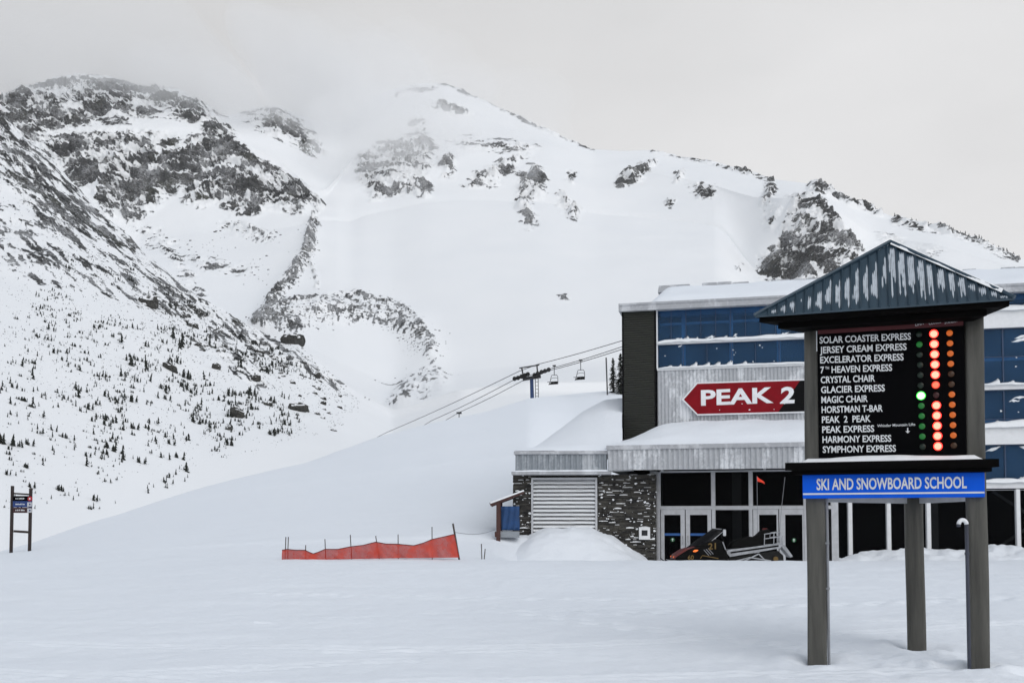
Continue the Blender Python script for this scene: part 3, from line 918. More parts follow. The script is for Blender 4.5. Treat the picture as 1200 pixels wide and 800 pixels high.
# --- main roof
ze0, ze1 = LF.z(731, 364.5, -0.35), LF.z(731, 356.5, -0.35)
mb = MB(LF.T)
mb.box(-0.12, S_END + 0.3, -0.35, -0.27, ze0, ze1)
mb.box(-0.12, S_END + 0.3, -0.38, -0.33, ze1 - 0.05, ze1 + 0.03)
mb.box(-0.12, -0.05, -0.26, 15, ze0, ze1)
mb.build('fascia', M['trim'], lodge)
zr1 = LF.z(890, 327, 5.0)
mb = MB(LF.T)
mb.box(-0.05, S_END + 0.3, -0.27, 15.2, ze0 + 0.02, ze1 - 0.06)
sA = LF.s(765, 1.0)
mb.prism([(-0.1, ze1 - 0.05), (5.1, zr1 - 0.32), (10.2, ze1 - 0.05)], 'x', sA, S_END + 0.3)
mb.build('roof', M['trim'], lodge)
mb = MB(LF.T)
n, m = 90, 14
rows = []
for i in range(n + 1):
    s = sA - 0.06 + (S_END + 0.3 - sA) * i / n
    row = []
    e = smooth(0, 0.5, s - sA + 0.06)
    for j in range(m + 1):
        t = j / m
        c = -0.30 + 5.4 * t
        base = ze1 + (zr1 - 0.30 - ze1) * t
        h = 0.20 * float(e) * (0.4 + 0.6 * float(smooth(0, 0.25, t))) + 0.22 * (float(fbm(s * 0.55, c * 0.5, 2.2, 3, 5)) - 0.45) * float(e)
        if j == 0: h = -0.03
        if j == m: h = 0.05 + 0.10 * float(vnoise(s * 1.2, 4.0, 0, 8))
        row.append((s, c + (0.12 * float(vnoise(s * 2, 0, 0, 4)) if j == 0 else 0), base + max(h, -0.03) - (0.0 if 0 < i else 0.1)))
    rows.append(row)
mb.grid(rows)
# thinner snow on the flat strip left of the gable
snow_strip(LF, -0.1, sA + 0.1, -0.33, 3.0, ze1, 0.05, 21, mb, lump=0.5)
mb.build('roof_snow', M['snow'], lodge, smooth=True)
mb = MB(LF.T)
rnd = random.Random(9)
s = sA
while s < S_END:
    w = rnd.uniform(0.5, 0.75)
    mb = MB(LF.T); mb.rbox(s, s + w, 4.95, 5.25, zr1 - 0.30, zr1 + rnd.uniform(-0.09, -0.03), 0.02); mb.build('ridge_cap', M['trim'], lodge)
    s += w + rnd.choice((0.02, 0.06, 0.5, 0.9))
mb = MB(LF.T); mb.prism([(4.6, zr1 - 0.42), (5.1, zr1 - 0.02), (5.6, zr1 - 0.42)], 'x', sA - 0.1, LF.s(806, 5.0))
mb.build('ridge_end', M['trim'], lodge)

# --- canopy over the doors
sc0 = LF.s(712, CAN_C); sc1 = LF.s(984, CAN_C)
zk0, zk1, zk2 = LF.z(712, 551, CAN_C), LF.z(712, 527, CAN_C), LF.z(712, 523, CAN_C)
mb = MB(LF.T)
s, r0, r1 = sc0, [], []
while s < sc1:
    for ds, c in ((0.0, 0.0), (0.03, -0.04), (0.095, -0.04), (0.125, 0.0)):
        r0.append((s + ds, CAN_C + c, zk0)); r1.append((s + ds, CAN_C + c, zk1))
    s += 0.17
mb.grid([r0, r1])
mb.grid([[(sc0, CAN_C + t, zk0) for t in np.linspace(0, 5.5, 12)], [(sc0, CAN_C + t, zk1) for t in np.linspace(0, 5.5, 12)]])
mb.grid([[(sc1, CAN_C + t, zk0) for t in np.linspace(0, 3.4, 8)], [(sc1, CAN_C + t, zk1) for t in np.linspace(0, 3.4, 8)]])
cf = mb.build('canopy_fascia', M['metal'], lodge)
mb = MB(LF.T)
mb.box(sc0 - 0.04, sc1 + 0.04, CAN_C - 0.08, CAN_C + 0.05, zk1, zk2 + 0.03)
mb.box(sc0 - 0.04, sc0 + 0.02, CAN_C + 0.05, 0, zk1, zk2 + 0.03)
mb.build('canopy_trim', M['trim'], lodge)
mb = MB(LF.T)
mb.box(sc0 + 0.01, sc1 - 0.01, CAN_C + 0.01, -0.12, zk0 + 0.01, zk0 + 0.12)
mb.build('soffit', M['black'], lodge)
mb = MB(LF.T)
for p in (776, 896):
    mb = MB(LF.T); mb.tube([LF.F(p, 550, CAN_C + 0.4)[0:1] + (CAN_C + 0.4, zk0 + 0.02), LF.F(p, 550, CAN_C + 0.4)[0:1] + (CAN_C + 0.4, zk0 - 0.05)], 0.05, 10)
    mb.build('downlight', M['frame'], lodge)
# snow lying on the canopy, banked against the wall
mb = MB(LF.T)
n, m = 70, 16
rows = []
zw = LF.z(800, 495)
for i in range(n + 1):
    s = sc0 - 0.03 + (sc1 - sc0 + 0.06) * i / n
    e = float(smooth(0, 2.0, s - sc0))
    row = []
    for j in range(m + 1):
        t = j / m
        c = CAN_C - 0.05 + (3.5 - 0.02) * t
        top = zk2 + 0.05 + (zw - zk2 - 0.05) * (0.30 + 0.70 * e) * (1 - (1 - t) ** 1.8)
        h = 0.16 * (float(fbm(s * 0.7, c * 0.8, 1.0, 3, 7)) - 0.5)
        edge = float(smooth(0, 0.12, t))
        row.append((s, c, (zk2 + 0.02) * (1 - edge) + (top + h) * edge))
    rows.append(row)
mb.grid(rows)
mb.build('canopy_snow', M['snow'], lodge, smooth=True)

# --- glazed entrance under the canopy
D = lambda px, py: LF.F(px, py, DOOR_C)
dz = lambda y: LF.z(773, y, DOOR_C)
ds = lambda px: LF.s(px, DOOR_C, 600)
zf = 0.15
s_end_door = ds(978)
mb = MB(LF.T)
fw = 0.045
zt_, ztr = dz(553), dz(595)
for p in (772, 836, 880, 944, 976):
    mb.box(ds(p) - 0.05, ds(p) + 0.05, DOOR_C - 0.05, DOOR_C + 0.06, zf, zt_)
mb.box(ds(772) + 0.05, s_end_door, DOOR_C - 0.052, DOOR_C + 0.06, zt_, zt_ + 0.1)
for a, b in ((772, 836), (836, 880), (880, 944), (944, 976)):
    mb.box(ds(a) + 0.05, ds(b) - 0.05, DOOR_C - 0.045, DOOR_C + 0.06, ztr - 0.05, ztr + 0.05)
mb.build('entrance_frame', M['frame'], lodge)
mb = MB(LF.T); mb.box(s_end_door, s_end_door + 0.12, DOOR_C, 0.0, zf, zt_ + 0.1)
mb.build('return_wall', M['frame'], lodge)
mb = MB(LF.T); mb.box(ds(772) - 0.3, ds(772) - 0.05, DOOR_C - 0.03, 0.0, zf, zt_ + 0.1)
mb.build('return_wall', M['frame'], lodge)
for a, b in ((772, 836), (836, 880), (880, 944), (944, 976)):
    window(LF, ds(a) + 0.052, ds(b) - 0.052, ztr + 0.052, zt_ - 0.002, DOOR_C, M['dark_glass'], lodge, fw=0.02, fmat=M['frame'])
window(LF, ds(836) + 0.052, ds(880) - 0.052, zf, ztr - 0.052, DOOR_C, M['dark_glass'], lodge, fw=0.02, fmat=M['frame'])
M['door_strip'] = simple('blue door strip', (0.02, 0.10, 0.32), 0.5)
M['door_dot'] = simple('green door sticker', (0.010, 0.12, 0.035), 0.5)
M['chrome'] = simple('brushed steel', (0.6, 0.6, 0.62), 0.25, 0.05, 8, 0.02, 1.0)
for a, b, g0, g1 in ((774.5, 802.5, 778.5, 797.5), (803.5, 833.5, 808.5, 829), (882.5, 912, 889.5, 910), (913, 942, 920, 940)):
    mb = MB(LF.T)
    s0, s1, t0, t1 = ds(a), ds(b), ds(g0), ds(g1)
    ztop, zg1, zg0 = ztr - 0.055, dz(603), dz(655) - 0.05
    mb.box(s0, t0, DOOR_C - 0.03, DOOR_C + 0.02, zf, ztop); mb.box(t1, s1, DOOR_C - 0.03, DOOR_C + 0.02, zf, ztop)
    mb.box(t0, t1, DOOR_C - 0.03, DOOR_C + 0.02, zg1, ztop); mb.box(t0, t1, DOOR_C - 0.03, DOOR_C + 0.02, zf, zg0)
    d = mb.build('door', M['frame'], lodge)
    mb = MB(LF.T); mb.box(t0 - 0.005, t1 + 0.005, DOOR_C - 0.005, DOOR_C + 0.004, zg0 - 0.005, zg1 + 0.005)
    mb.build('pane', M['dark_glass'], d)
    mb = MB(LF.T); mb.box(t0, t1, DOOR_C - 0.010, DOOR_C - 0.0055, dz(627.2), dz(624.4))
    if a < 880: mb.build('notice_strip', M['door_strip'], d)
    if a in (774.5, 913):
        cx, cz = ds((g0 + g1) / 2), dz(632)
        mb = MB(LF.T)
        mb.tube([(cx, DOOR_C - 0.006, cz), (cx, DOOR_C - 0.011, cz)], 0.072, 20)
        st = mb.build('round_sticker', M['door_dot'], d)
        mb = MB(LF.T)
        mb.prism([(cx - 0.012, cz - 0.05), (cx + 0.012, cz - 0.05), (cx + 0.012, cz + 0.01), (cx + 0.04, cz + 0.01), (cx, cz + 0.055), (cx - 0.04, cz + 0.01), (cx - 0.012, cz + 0.01)], 'y', DOOR_C - 0.014, DOOR_C - 0.0112)
        mb.build('arrow', M['white'], d)
    mb = MB(LF.T)
    hs = (t1 + s1) / 2 if a in (774.5, 882.5) else (s0 + t0) / 2
    mb.tube([(hs, DOOR_C - 0.03, 0.95), (hs, DOOR_C - 0.08, 0.95), (hs, DOOR_C - 0.08, 1.25), (hs, DOOR_C - 0.03, 1.25)], 0.012, 8)
    mb.build('handle', M['chrome'], d)
# inside: pale pillars seen through the glass
for p in (863, 968):
    mb = MB(LF.T); mb.box(ds(p) - 0.16, ds(p) + 0.16, -1.4, -1.1, zf, zt_); mb.build('interior_pillar', M['frame'], lodge)
for p in (1094, 1290):
    mb = MB(LF.T); mb.box(LF.s(p) - 0.17, LF.s(p) + 0.17, 0.45, 0.8, zf, ZR(573)); mb.build('interior_pillar', M['frame'], lodge)
mb = MB(LF.T)
mb.bar(Vector((LF.s(1165), 0.5, ZR(575))), Vector((LF.s(1250), 0.5, ZR(630))), 0.08, 0.10)
mb.bar(Vector((LF.s(1165), 0.5, ZR(645))), Vector((LF.s(1215), 0.5, ZR(612))), 0.08, 0.10)
mb.build('interior_brace', M['frame'], lodge)
# --- glazed storefront on the right
cols = [976, 994, 1039, 1085.5, 1140, 1190, 1245, 1300]
for a, b in zip(cols[:-1], cols[1:]):
    window(LF, LF.s(a) + 0.07, LF.s(b) - 0.07, 0.15, ZR(573.5), 0.03, M['dark_glass'], lodge, fw=0.02, fmat=M['frame'])
for p in cols[1:]:
    mb = MB(LF.T); mb.rbox(LF.s(p) - 0.068, LF.s(p) + 0.068, -0.1, 0.08, 0.0, ZR(573), 0.015)
    mb.build('column', M['white'], lodge)

# --- low stone wing on the left
WF = Frame(601, 34.8, 4.0)
t = NT('dark ledge stone')
c = t.coord()
n1 = t.noise(t.coord((2.5, 2.5, 9.0)), 1.0, 4, 0.6); n2 = t.noise(c, 14.0, 5, 0.65)
M['stone'] = t.done(t.bsdf(t.mix(t.ramp(n1, [(0.35, 0.0), (0.65, 1.0)]), (0.012, 0.012, 0.013), (0.075, 0.070, 0.060)), 0.8, t.bump(n2, 0.6, 0.02), 0.0, 0.3))
zsT = WF.z(650, 556)
sWl, sWr = WF.s(601), WF.s(768.5)
sl0, sl1 = WF.s(622.5), WF.s(699.5)
mbs, mbn = MB(WF.T), MB(WF.T)
rnd = random.Random(12)
z = 0.0
while z < zsT - 0.02:
    h = rnd.uniform(0.05, 0.125)
    h = min(h, zsT - z)
    for a, b in ((sWl, sl0), (sl1, sWr)):
        s = a
        while s < b - 0.01:
            w = min(rnd.uniform(0.14, 0.55), b - s)
            if b - s - w < 0.08: w = b - s
            pr = rnd.uniform(0.0, 0.06)
            mbs.rbox(s + 0.003, s + w - 0.003, -pr, 0.25, z + 0.003, z + h - 0.003, 0.006)
            if rnd.random() < 0.34 and pr > 0.015:
                q = s + rnd.uniform(0, 0.5) * w; e = q + rnd.uniform(0.25, 0.7) * w; e = min(e, s + w)
                hh = rnd.uniform(0.018, 0.045)
                k = max(4, int((e - q) / 0.05)); rows = []
                for i in range(k + 1):
                    x = q + (e - q) * i / k; f = 0.4 + 0.6 * math.sin(math.pi * min(1, max(0.05, i / k))) * rnd.uniform(0.6, 1.2)
                    rows.append([(x, 0.01, z + h - 0.005), (x, -0.005, z + h + hh * f), (x, -pr * 0.7, z + h + hh * f * 0.6), (x, -pr - 0.008, z + h - 0.012)])
                mbn.grid(rows)
            for q_ in range(rnd.choice((0, 0, 0, 0, 1, 1, 2))):
                fleck(WF, mbn, s + rnd.random() * w, z + h * rnd.random(), -pr - 0.004, rnd.uniform(0.010, 0.038) * rnd.choice((0.6, 1, 1.4)), rnd)
            s += w
    z += h
mbs.box(sWl + 0.02, sWr - 0.02, 0.24, 0.5, 0.0, zsT - 0.01)
mbs.box(sWl, sWl + 0.3, 0.251, 10, 0.0, zsT - 0.01)
sw = mbs.build('stone_wall', M['stone'], lodge)
tag(mbn.build('snow_in_joints', M['snow_loose'], sw, smooth=True), kind='stuff')
# louvre
mb = MB(WF.T)
zl0, zl1 = 0.3, WF.z(650, 559.5)
for a, b in ((sl0, sl0 + 0.07), (sl1 - 0.07, sl1)): mb.box(a, b, -0.07, 0.22, zl0, zl1)
mb.box(sl0 + 0.07, sl1 - 0.07, -0.068, 0.22, zl1 - 0.07, zl1)
lv = mb.build('louvre', M['frame'], lodge)
mb = MB(WF.T)
zz = zl1 - 0.10
while zz > 0.5:
    mb.prism([(-0.05, zz - 0.10), (-0.04, zz - 0.115), (0.12, zz + 0.01), (0.11, zz + 0.025)], 'x', sl0 + 0.07, sl1 - 0.07)
    zz -= 0.138
mb.build('slats', M['white'], lv)
mb = MB(WF.T)
zz = zl1 - 0.10
while zz > 0.5:
    rows = []
    for i in range(30):
        s = sl0 + 0.075 + (sl1 - sl0 - 0.15) * i / 29
        d = 0.25 + 0.75 * float(vnoise(s * 3, zz * 9, 0, 3))
        rows.append([(s, -0.058, zz - 0.108), (s, -0.05, zz - 0.085), (s, -0.05 + 0.14 * d, zz - 0.085 + 0.11 * d), (s, -0.04 + 0.14 * d, zz - 0.10 + 0.11 * d)])
    mb.grid(rows)
    zz -= 0.138
tag(mb.build('slat_snow', M['snow_loose'], lv, smooth=True), kind='stuff')
# wing fascia, ledge and drift
zf0, zf1, zf2 = WF.z(604, 551.5, -0.3), WF.z(604, 532.5, -0.3), WF.z(604, 528.5, -0.3)
sF0, sF1 = WF.s(604, -0.3), WF.s(711, -0.3)
mb = MB(WF.T)
s, r0, r1 = sF0, [], []
while s < sF1:
    for d_, c_ in ((0.0, 0.0), (0.03, -0.04), (0.10, -0.04), (0.13, 0.0)):
        r0.append((s + d_, -0.3 + c_, zf0)); r1.append((s + d_, -0.3 + c_, zf1))
    s += 0.19
mb.grid([r0, r1])
mb.grid([[(sF0, -0.3 + t_, zf0) for t_ in (0, 4, 10)], [(sF0, -0.3 + t_, zf1) for t_ in (0, 4, 10)]])
mb.build('wing_fascia', M['metal_grey'], lodge)
mb = MB(WF.T)
mb.rbox(sF0 - 0.05, sF1 + 0.1, -0.40, 10, zf1, zf2, 0.02)
mb.rbox(WF.s(599.5, -0.35), sF1 + 0.15, -0.45, 0.1, WF.z(600, 556, -0.45), WF.z(600, 552, -0.45), 0.02)
mb.build('wing_trim', M['trim'], lodge)
mb = MB(WF.T)
snow_strip(WF, WF.s(600, -0.4), WF.s(742, -0.4), -0.47, -0.28, WF.z(600, 552, -0.45), 0.05, 31, mb, lump=0.7, ragged=0.03)
n, m = 46, 34
rows = []
for i in range(n + 1):
    row = []
    s = sF0 - 0.06 + (sF1 + 0.9 - sF0) * i / n
    u_ = (s - sF0) / (sF1 - sF0)
    hs = float(np.interp(u_, [0, 0.06, 0.16, 0.4, 0.75, 1.0, 1.2], [0.02, 0.20, 0.42, 0.98, 1.75, 2.15, 2.25]))
    for j in range(m + 1):
        t_ = j / m
        c_ = -0.40 + 10.0 * t_
        Yc_ = 34.8 + c_
        s_lim = (131.5 / FPX * min(Yc_, 37.6) + max(0.0, Yc_ - 37.6) * 0.26) - WF.o.x - 0.07 * c_ - 0.09
        s = sF0 - 0.06 + (s_lim - sF0 + 0.06) * i / n
        u_ = (s - sF0) / (sF1 - sF0); hs = float(np.interp(u_, [0, 0.06, 0.16, 0.4, 0.75, 1.0, 1.2], [0.02, 0.20, 0.42, 0.98, 1.75, 2.15, 2.25]))
        g = float(smooth(-0.02, 0.62, t_)) ** 0.8
        e = float(smooth(0, 0.02, t_))
        h = 0.10 * e + hs * 1.10 * g * (1 - 0.35 * float(smooth(0.5, 1.0, t_))) + 0.12 * (float(fbm(s * 0.6, c_ * 0.6, 4.0, 3, 15)) - 0.5) * e
        row.append((s, c_, zf2 + max(0.0, h) - (0.05 if i == 0 else 0)))
    rows.append(row)
mb.grid(rows)
mb.build('wing_snow', M['snow'], lodge, smooth=True)

# --- box on the stone wall
ub = thing('meter_box', 'small pale box with dark window on the dark stone wall', 'utility box', WF.T(WF.s(754.5), -0.1, WF.z(754, 632)))
mb = MB(WF.T)
a, b, z0, z1 = WF.s(748, -0.15), WF.s(761, -0.15), WF.z(754, 632, -0.15), WF.z(754, 617.5, -0.15)
mb.rbox(a, b, -0.17, -0.04, z0, z1, 0.012); mb.build('housing', M['white'], ub)
mb = MB(WF.T); mb.box(a + 0.09, b - 0.09, -0.176, -0.168, z0 + 0.14, z1 - 0.10); mb.build('window', M['inner_dark'], ub)
mb = MB(WF.T); snow_strip(WF, a, b, -0.175, -0.05, z1 - 0.003, 0.03, 41, mb); mb.build('snow_cap', M['snow_loose'], ub, smooth=True)

# --- arrow sign on the corrugated wall
SGc = -0.16
arrow = thing('arrow_sign', 'red and black arrow sign pointing left with big white lettering', 'sign', LF.T(LF.s(872), SGc, LF.z(872, 485)))
M['sign_red'] = simple('dark red sign paint', (0.215, 0.004, 0.010), 0.5, 0.12, 3, spec=0.12)
M['sign_white'] = simple('white sign paint', (0.80, 0.81, 0.83), 0.5, 0.06, 5)
sL, sR = LF.s(799, SGc), LF.s(968, SGc)
zt2, zb2, zm2 = LF.z(817, 448, SGc), LF.z(817, 486.5, SGc), LF.z(799, 468, SGc)
sk = LF.s(817, SGc)
b_ = 0.05
mb = MB(LF.T)
mb.prism([(sL, zm2), (sk, zb2), (sR, zb2), (sR, zt2), (sk, zt2)], 'y', SGc, SGc + 0.10)
mb.build('border', M['sign_white'], arrow)
sdg0, sdg1 = LF.s(912, SGc), LF.s(938, SGc)
mb = MB(LF.T)
mb.prism([(sL + b_ * 1.5, zm2), (sk + b_ * 0.4, zb2 + b_), (sdg0, zb2 + b_), (sdg1, zt2 - b_), (sk + b_ * 0.4, zt2 - b_)], 'y', SGc - 0.006, SGc - 0.001)
mb.build('red_face', M['sign_red'], arrow)
mb = MB(LF.T)
mb.prism([(sdg0, zb2 + b_), (sR - b_, zb2 + b_), (sR - b_, zt2 - b_), (sdg1, zt2 - b_)], 'y', SGc - 0.006, SGc - 0.001)
mb.build('black_face', M['black'], arrow)
text_mesh('lettering', 'PEAK', LF, (821.5, 474.5), (906.5, 471.2), 17.0, SGc - 0.010, M['sign_white'], arrow, bold=0.03)
text_mesh('lettering', '2', LF, (914, 472.0), (931, 471.4), 17.8, SGc - 0.010, M['sign_white'], arrow, bold=0.035, slant=0.05)
mb = MB(LF.T)
rnd = random.Random(4)
for q in range(4):
    fleck(LF, mb, rnd.uniform(sk, LF.s(930, SGc)), zb2 + b_ + abs(rnd.gauss(0, 0.16)), SGc - 0.008, rnd.uniform(0.015, 0.05), rnd)
for q in range(6): fleck(LF, mb, LF.s(rnd.uniform(914, 922), SGc), LF.z(918, rnd.uniform(467, 474), SGc), SGc - 0.012, rnd.uniform(0.015, 0.04), rnd)
tag(mb.build('stuck_snow', M['snow_loose'], arrow, smooth=True), kind='stuff')

# ================================================================== snow banks at the foot of the building
def bank(name, fn, x0, x1, y0, y1, nx, ny):
    pts = []
    for j in range(ny + 1):
        y = y0 + (y1 - y0) * j / ny
        row = []
        for i in range(nx + 1):
            x = x0 + (x1 - x0) * i / nx
            row.append((x, y, fn(x, y)))
        pts.append(row)
    mb = MB(); mb.grid(pts)
    return tag(mb.build(name, M['snow'], smooth=True), kind='structure')
def mound(x, y):
    px = 600 + FPX * x / y
    top = float(np.interp(px, [575, 586, 603, 623, 643, 668, 693, 717, 740, 757, 772], [668, 655, 640, 626, 619.5, 618.5, 619.5, 630, 645, 654, 672]))
    zt = EYE + (612 - top) / FPX * 34.2
    w = float(smooth(30.6, 34.1, y)) ** 0.9
    z = 0.1 + (zt - 0.1) * w + (0.20 * (float(fbm(x * 1.1, y * 1.1, 0, 3, 19)) - 0.5) + 0.13 * (float(fbm(x * 4.0, y * 4.0, 0, 3, 23)) - 0.5)) * w
    return z
bank('snow_mound', mound, -0.9, 5.3, 30.4, 34.70, 70, 40)
def pile(x, y):
    p = Vector((x, y, 0)) - LF.o
    s, c = p.dot(LF.u), p.dot(LF.v)
    px = 600 + FPX * x / y
    top = float(np.interp(px, [966, 985, 1010, 1040, 1075, 1120, 1160, 1200, 1320], [662, 653, 649, 645.5, 643.5, 643, 640, 642, 640]))
    zt = EYE + (612 - top) / FPX * y
    w = float(smooth(-4.2, -0.5, c))
    return 0.05 + (zt - 0.05) * w + (0.34 * (float(fbm(x * 1.7, y * 1.7, 0, 4, 29)) - 0.5) + 0.10 * (float(fbm(x * 5, y * 5, 0, 3, 33)) - 0.5)) * (w + 0.2)
pts = []
mb = MB(LF.T)
for j in range(41):
    c = -4.4 + 4.30 * j / 40
    row = []
    for i in range(131):
        s = LF.s(962) + (S_END + 1 - LF.s(962)) * i / 130
        q = LF.T(s, c, 0)
        row.append((s, c, pile(q[0], q[1])))
    pts.append(row)
mb.grid(pts)
tag(mb.build('snow_bank', M['snow'], smooth=True), kind='structure')
# ================================================================== THE LIFT STATUS BOARD
class KFrame(Frame):
    def __init__(self, pl, pr):
        self.o = Vector((pl[0], pl[1], 0))
        d = Vector((pr[0] - pl[0], pr[1] - pl[1], 0)).normalized()
        self.u = d; self.v = Vector((-d.y, d.x, 0))
pl = P(957, 767, 12.15); pr_ = P(1148, 783, 11.55)
KF = KFrame(pl, pr_)
M['post'] = simple('weathered grey brown post', (0.074, 0.072, 0.063), 0.8, 0.45, 1.5, 0.5, stretch=(7, 7, 0.6))
M['thin_snow'] = mat_snow('thin snow', (0.52, 0.57, 0.62), 1.2)
M['roof_blue'] = simple('dark teal roof metal', (0.028, 0.054, 0.078), 0.45, 0.15, 3, 0.05)
M['fascia_dark'] = simple('very dark brown fascia', (0.003, 0.0028, 0.0028), 0.8, 0.25, 4, 0.1, spec=0.03)
M['board_black'] = simple('matt black board', (0.0025, 0.0025, 0.003), 0.8, 0.15, 4, 0.02, spec=0.02)
M['board_red'] = simple('dark red header strip', (0.075, 0.008, 0.011), 0.5, 0.15, 4, 0.02)
M['board_blue'] = simple('bright blue board', (0.003, 0.098, 0.66), 0.5, 0.06, 2, 0.02, spec=0.1)
M['letter'] = simple('white lettering', (0.66, 0.68, 0.69), 0.6, 0.05, 8, 0.0)
M['pipe'] = simple('grey galvanised pipe', (0.22, 0.23, 0.25), 0.45, 0.15, 4, 0.05)
M['navy_pipe'] = simple('dark slate pipe', (0.035, 0.04, 0.06), 0.45, 0.2, 4, 0.05)
kiosk = thing('lift_status_board', 'tall three-post lift status board with teal metal roof and rows of red lamps', 'sign board', KF.T(1.0, 0.5, 0.0))

zsoff = KF.z(1137, 378)
zpL, zpR = KF.z(957, 384), zsoff
sA0, sA1 = KF.s(945.5, 0, 700), KF.s(968, 0, 700)
sB0, sB1 = KF.s(1135.5, 0, 700), KF.s(1159.5, 0, 700)
bk = P(1074, 762, 13.25)
bs, bc = (Vector((bk.x, bk.y, 0)) - KF.o).dot(KF.u), (Vector((bk.x, bk.y, 0)) - KF.o).dot(KF.v)
def post(mb, s0, s1, c0, c1, z0, z1, b):
    """timber post with rounded corners and a slight weathered wobble"""
    prof = []
    for (cx, cy, a0) in ((s1-b, c0+b, -90), (s1-b, c1-b, 0), (s0+b, c1-b, 90), (s0+b, c0+b, 180)):
        for k in range(4):
            a = R(a0 + 30 * k)
            prof.append((cx + b * math.cos(a), cy + b * math.sin(a)))
    rings = np.linspace(z0, z1, 14)
    vs, fs = [], []
    for i, z in enumerate(rings):
        w = 0.006 * math.sin(z * 2.1 + s0 * 7); 
        vs += [(p[0] + w, p[1] + w * 0.5, z) for p in prof]
    n = len(prof)
    for i in range(len(rings) - 1):
        for k in range(n): fs.append((i*n+k, i*n+(k+1) % n, (i+1)*n+(k+1) % n, (i+1)*n+k))
    fs += [tuple(range(n-1, -1, -1)), tuple(range((len(rings)-1)*n, len(rings)*n))]
    mb.add(vs, fs)
for s0, s1, c0 in ((sA0, sA1, 0.0), (sB0, sB1, 0.0), (bs - 0.115, bs + 0.115, bc - 0.11)):
    mb = MB(KF.T); post(mb, s0, s1, c0, c0 + 0.23, -0.35, zsoff + 0.12, 0.045)
    mb.build('post', M['post'], kiosk, smooth=True)
# --- triangle plan
TA, TB, TC = (sA0, 0.0), (sB1, 0.0), (bs + 0.02, bc + 0.14)
def tri(front_c, s0, s1):
    """triangle parallel to the plan with its front edge from s0 to s1 on plane front_c"""
    k = (s1 - s0) / (TB[0] - TA[0])
    return [(s0, front_c), (s1, front_c), (s0 + (TC[0] - TA[0]) * k, front_c + (TC[1] - TA[1]) * k)]
def slab(mb, tr, z0, z1):
    mb.add([(p[0], p[1], z0) for p in tr] + [(p[0], p[1], z1) for p in tr], [(2,1,0),(3,4,5),(0,1,4,3),(1,2,5,4),(2,0,3,5)])
def zline(pxa, ya, c):                   # height on a plane
    return KF.z(pxa, ya, c)
# --- display cabinet
CD = -0.022
sD0, sD1 = KF.s(958.5, CD, 460), KF.s(1131.5, CD, 460)
zD0, zD1 = KF.z(960, 537, CD), KF.z(960, 384, CD)
mb = MB(KF.T); mb.rbox(sD0, sD1, CD, CD + 0.02, zD0, zD1, 0.006)
disp = mb.build('display_board', M['board_black'], kiosk)
mb = MB(KF.T)
slab(mb, [(sA1 + 0.02, 0.17), (sB0 - 0.02, 0.17), (bs, bc - 0.15)], zD0 - 0.02, zD1)
mb.build('cabinet', M['fascia_dark'], kiosk)
mb = MB(KF.T); mb.box(sD0 + 0.01, sD1 - 0.01, CD - 0.005, CD - 0.001, KF.z(960, 391.5, CD), KF.z(960, 385.5, CD))
mb.build('header_strip', M['board_red'], disp)
LC = CD - 0.004
ROWS_TXT = [("SOLAR COASTER EXPRESS", 1067.5), ("JERSEY CREAM EXPRESS", 1062.5), ("EXCELERATOR EXPRESS", 1059), ("7", 965.8), ("CRYSTAL CHAIR", 1025.5),
            ("GLACIER EXPRESS", 1037), ("MAGIC CHAIR", 1017), ("HORSTMAN T-BAR", 1034.5), ("PEAK  2  PEAK", 1020.5), ("PEAK EXPRESS", 1024.5), ("HARMONY EXPRESS", 1044.5), ("SYMPHONY EXPRESS", 1050)]
def board_pt(fx, row):
    """picture point at fraction fx across the board and at a text row's base line"""
    x = 960.5 + (964.2 - 960.5) * row / 11
    yl = 402.3 + (530.2 - 402.3) * row / 11
    slope = -0.042 + (0.042 - 0.016) * row / 11
    return x, yl, slope
for r_, (txt, xr) in enumerate(ROWS_TXT):
    x, yl, sl = board_pt(0, r_)
    text_mesh('lettering', txt, KF, (x, yl), (xr, yl + sl * (xr - x)), 7.5, LC, M['letter'], disp, bold=0.022, ext=0.003)
    if txt == "7":
        text_mesh('lettering', "TH", KF, (967, yl - 4.6), (971.5, yl - 4.8), 3.0, LC, M['letter'], disp, bold=0.022, ext=0.003)
        text_mesh('lettering', "HEAVEN EXPRESS", KF, (974.5, yl - 0.45), (1045.5, yl + sl * 84), 7.5, LC, M['letter'], disp, bold=0.022, ext=0.003)
text_mesh('lettering', "Whistler Mountain Lifts", KF, (1028, 500.2), (1072.5, 498.4), 3.0, LC, M['letter'], disp, bold=0.01, ext=0.003)
mb = MB(KF.T)
ax, az = KF.F(1063.8, 507.5, LC)
mb.prism([(ax - 0.006, az + 0.065), (ax + 0.006, az + 0.065), (ax + 0.006, az + 0.025), (ax + 0.026, az + 0.028), (ax, az), (ax - 0.026, az + 0.028), (ax - 0.006, az + 0.025)], 'y', LC - 0.003, LC)
mb.build('arrow', M['letter'], disp)
for txt, a, b, y in (("OPEN", 1072.5, 1082.5, 382.4), ("CLOSED", 1088.5, 1103.5, 380.6), ("STANDBY", 1107, 1122.5, 379.6)):
    text_mesh('lettering', txt, KF, (a, y), (b, y - 2.4), 3.2, LC - 0.003, M['letter'], disp, bold=0.01, ext=0.003)

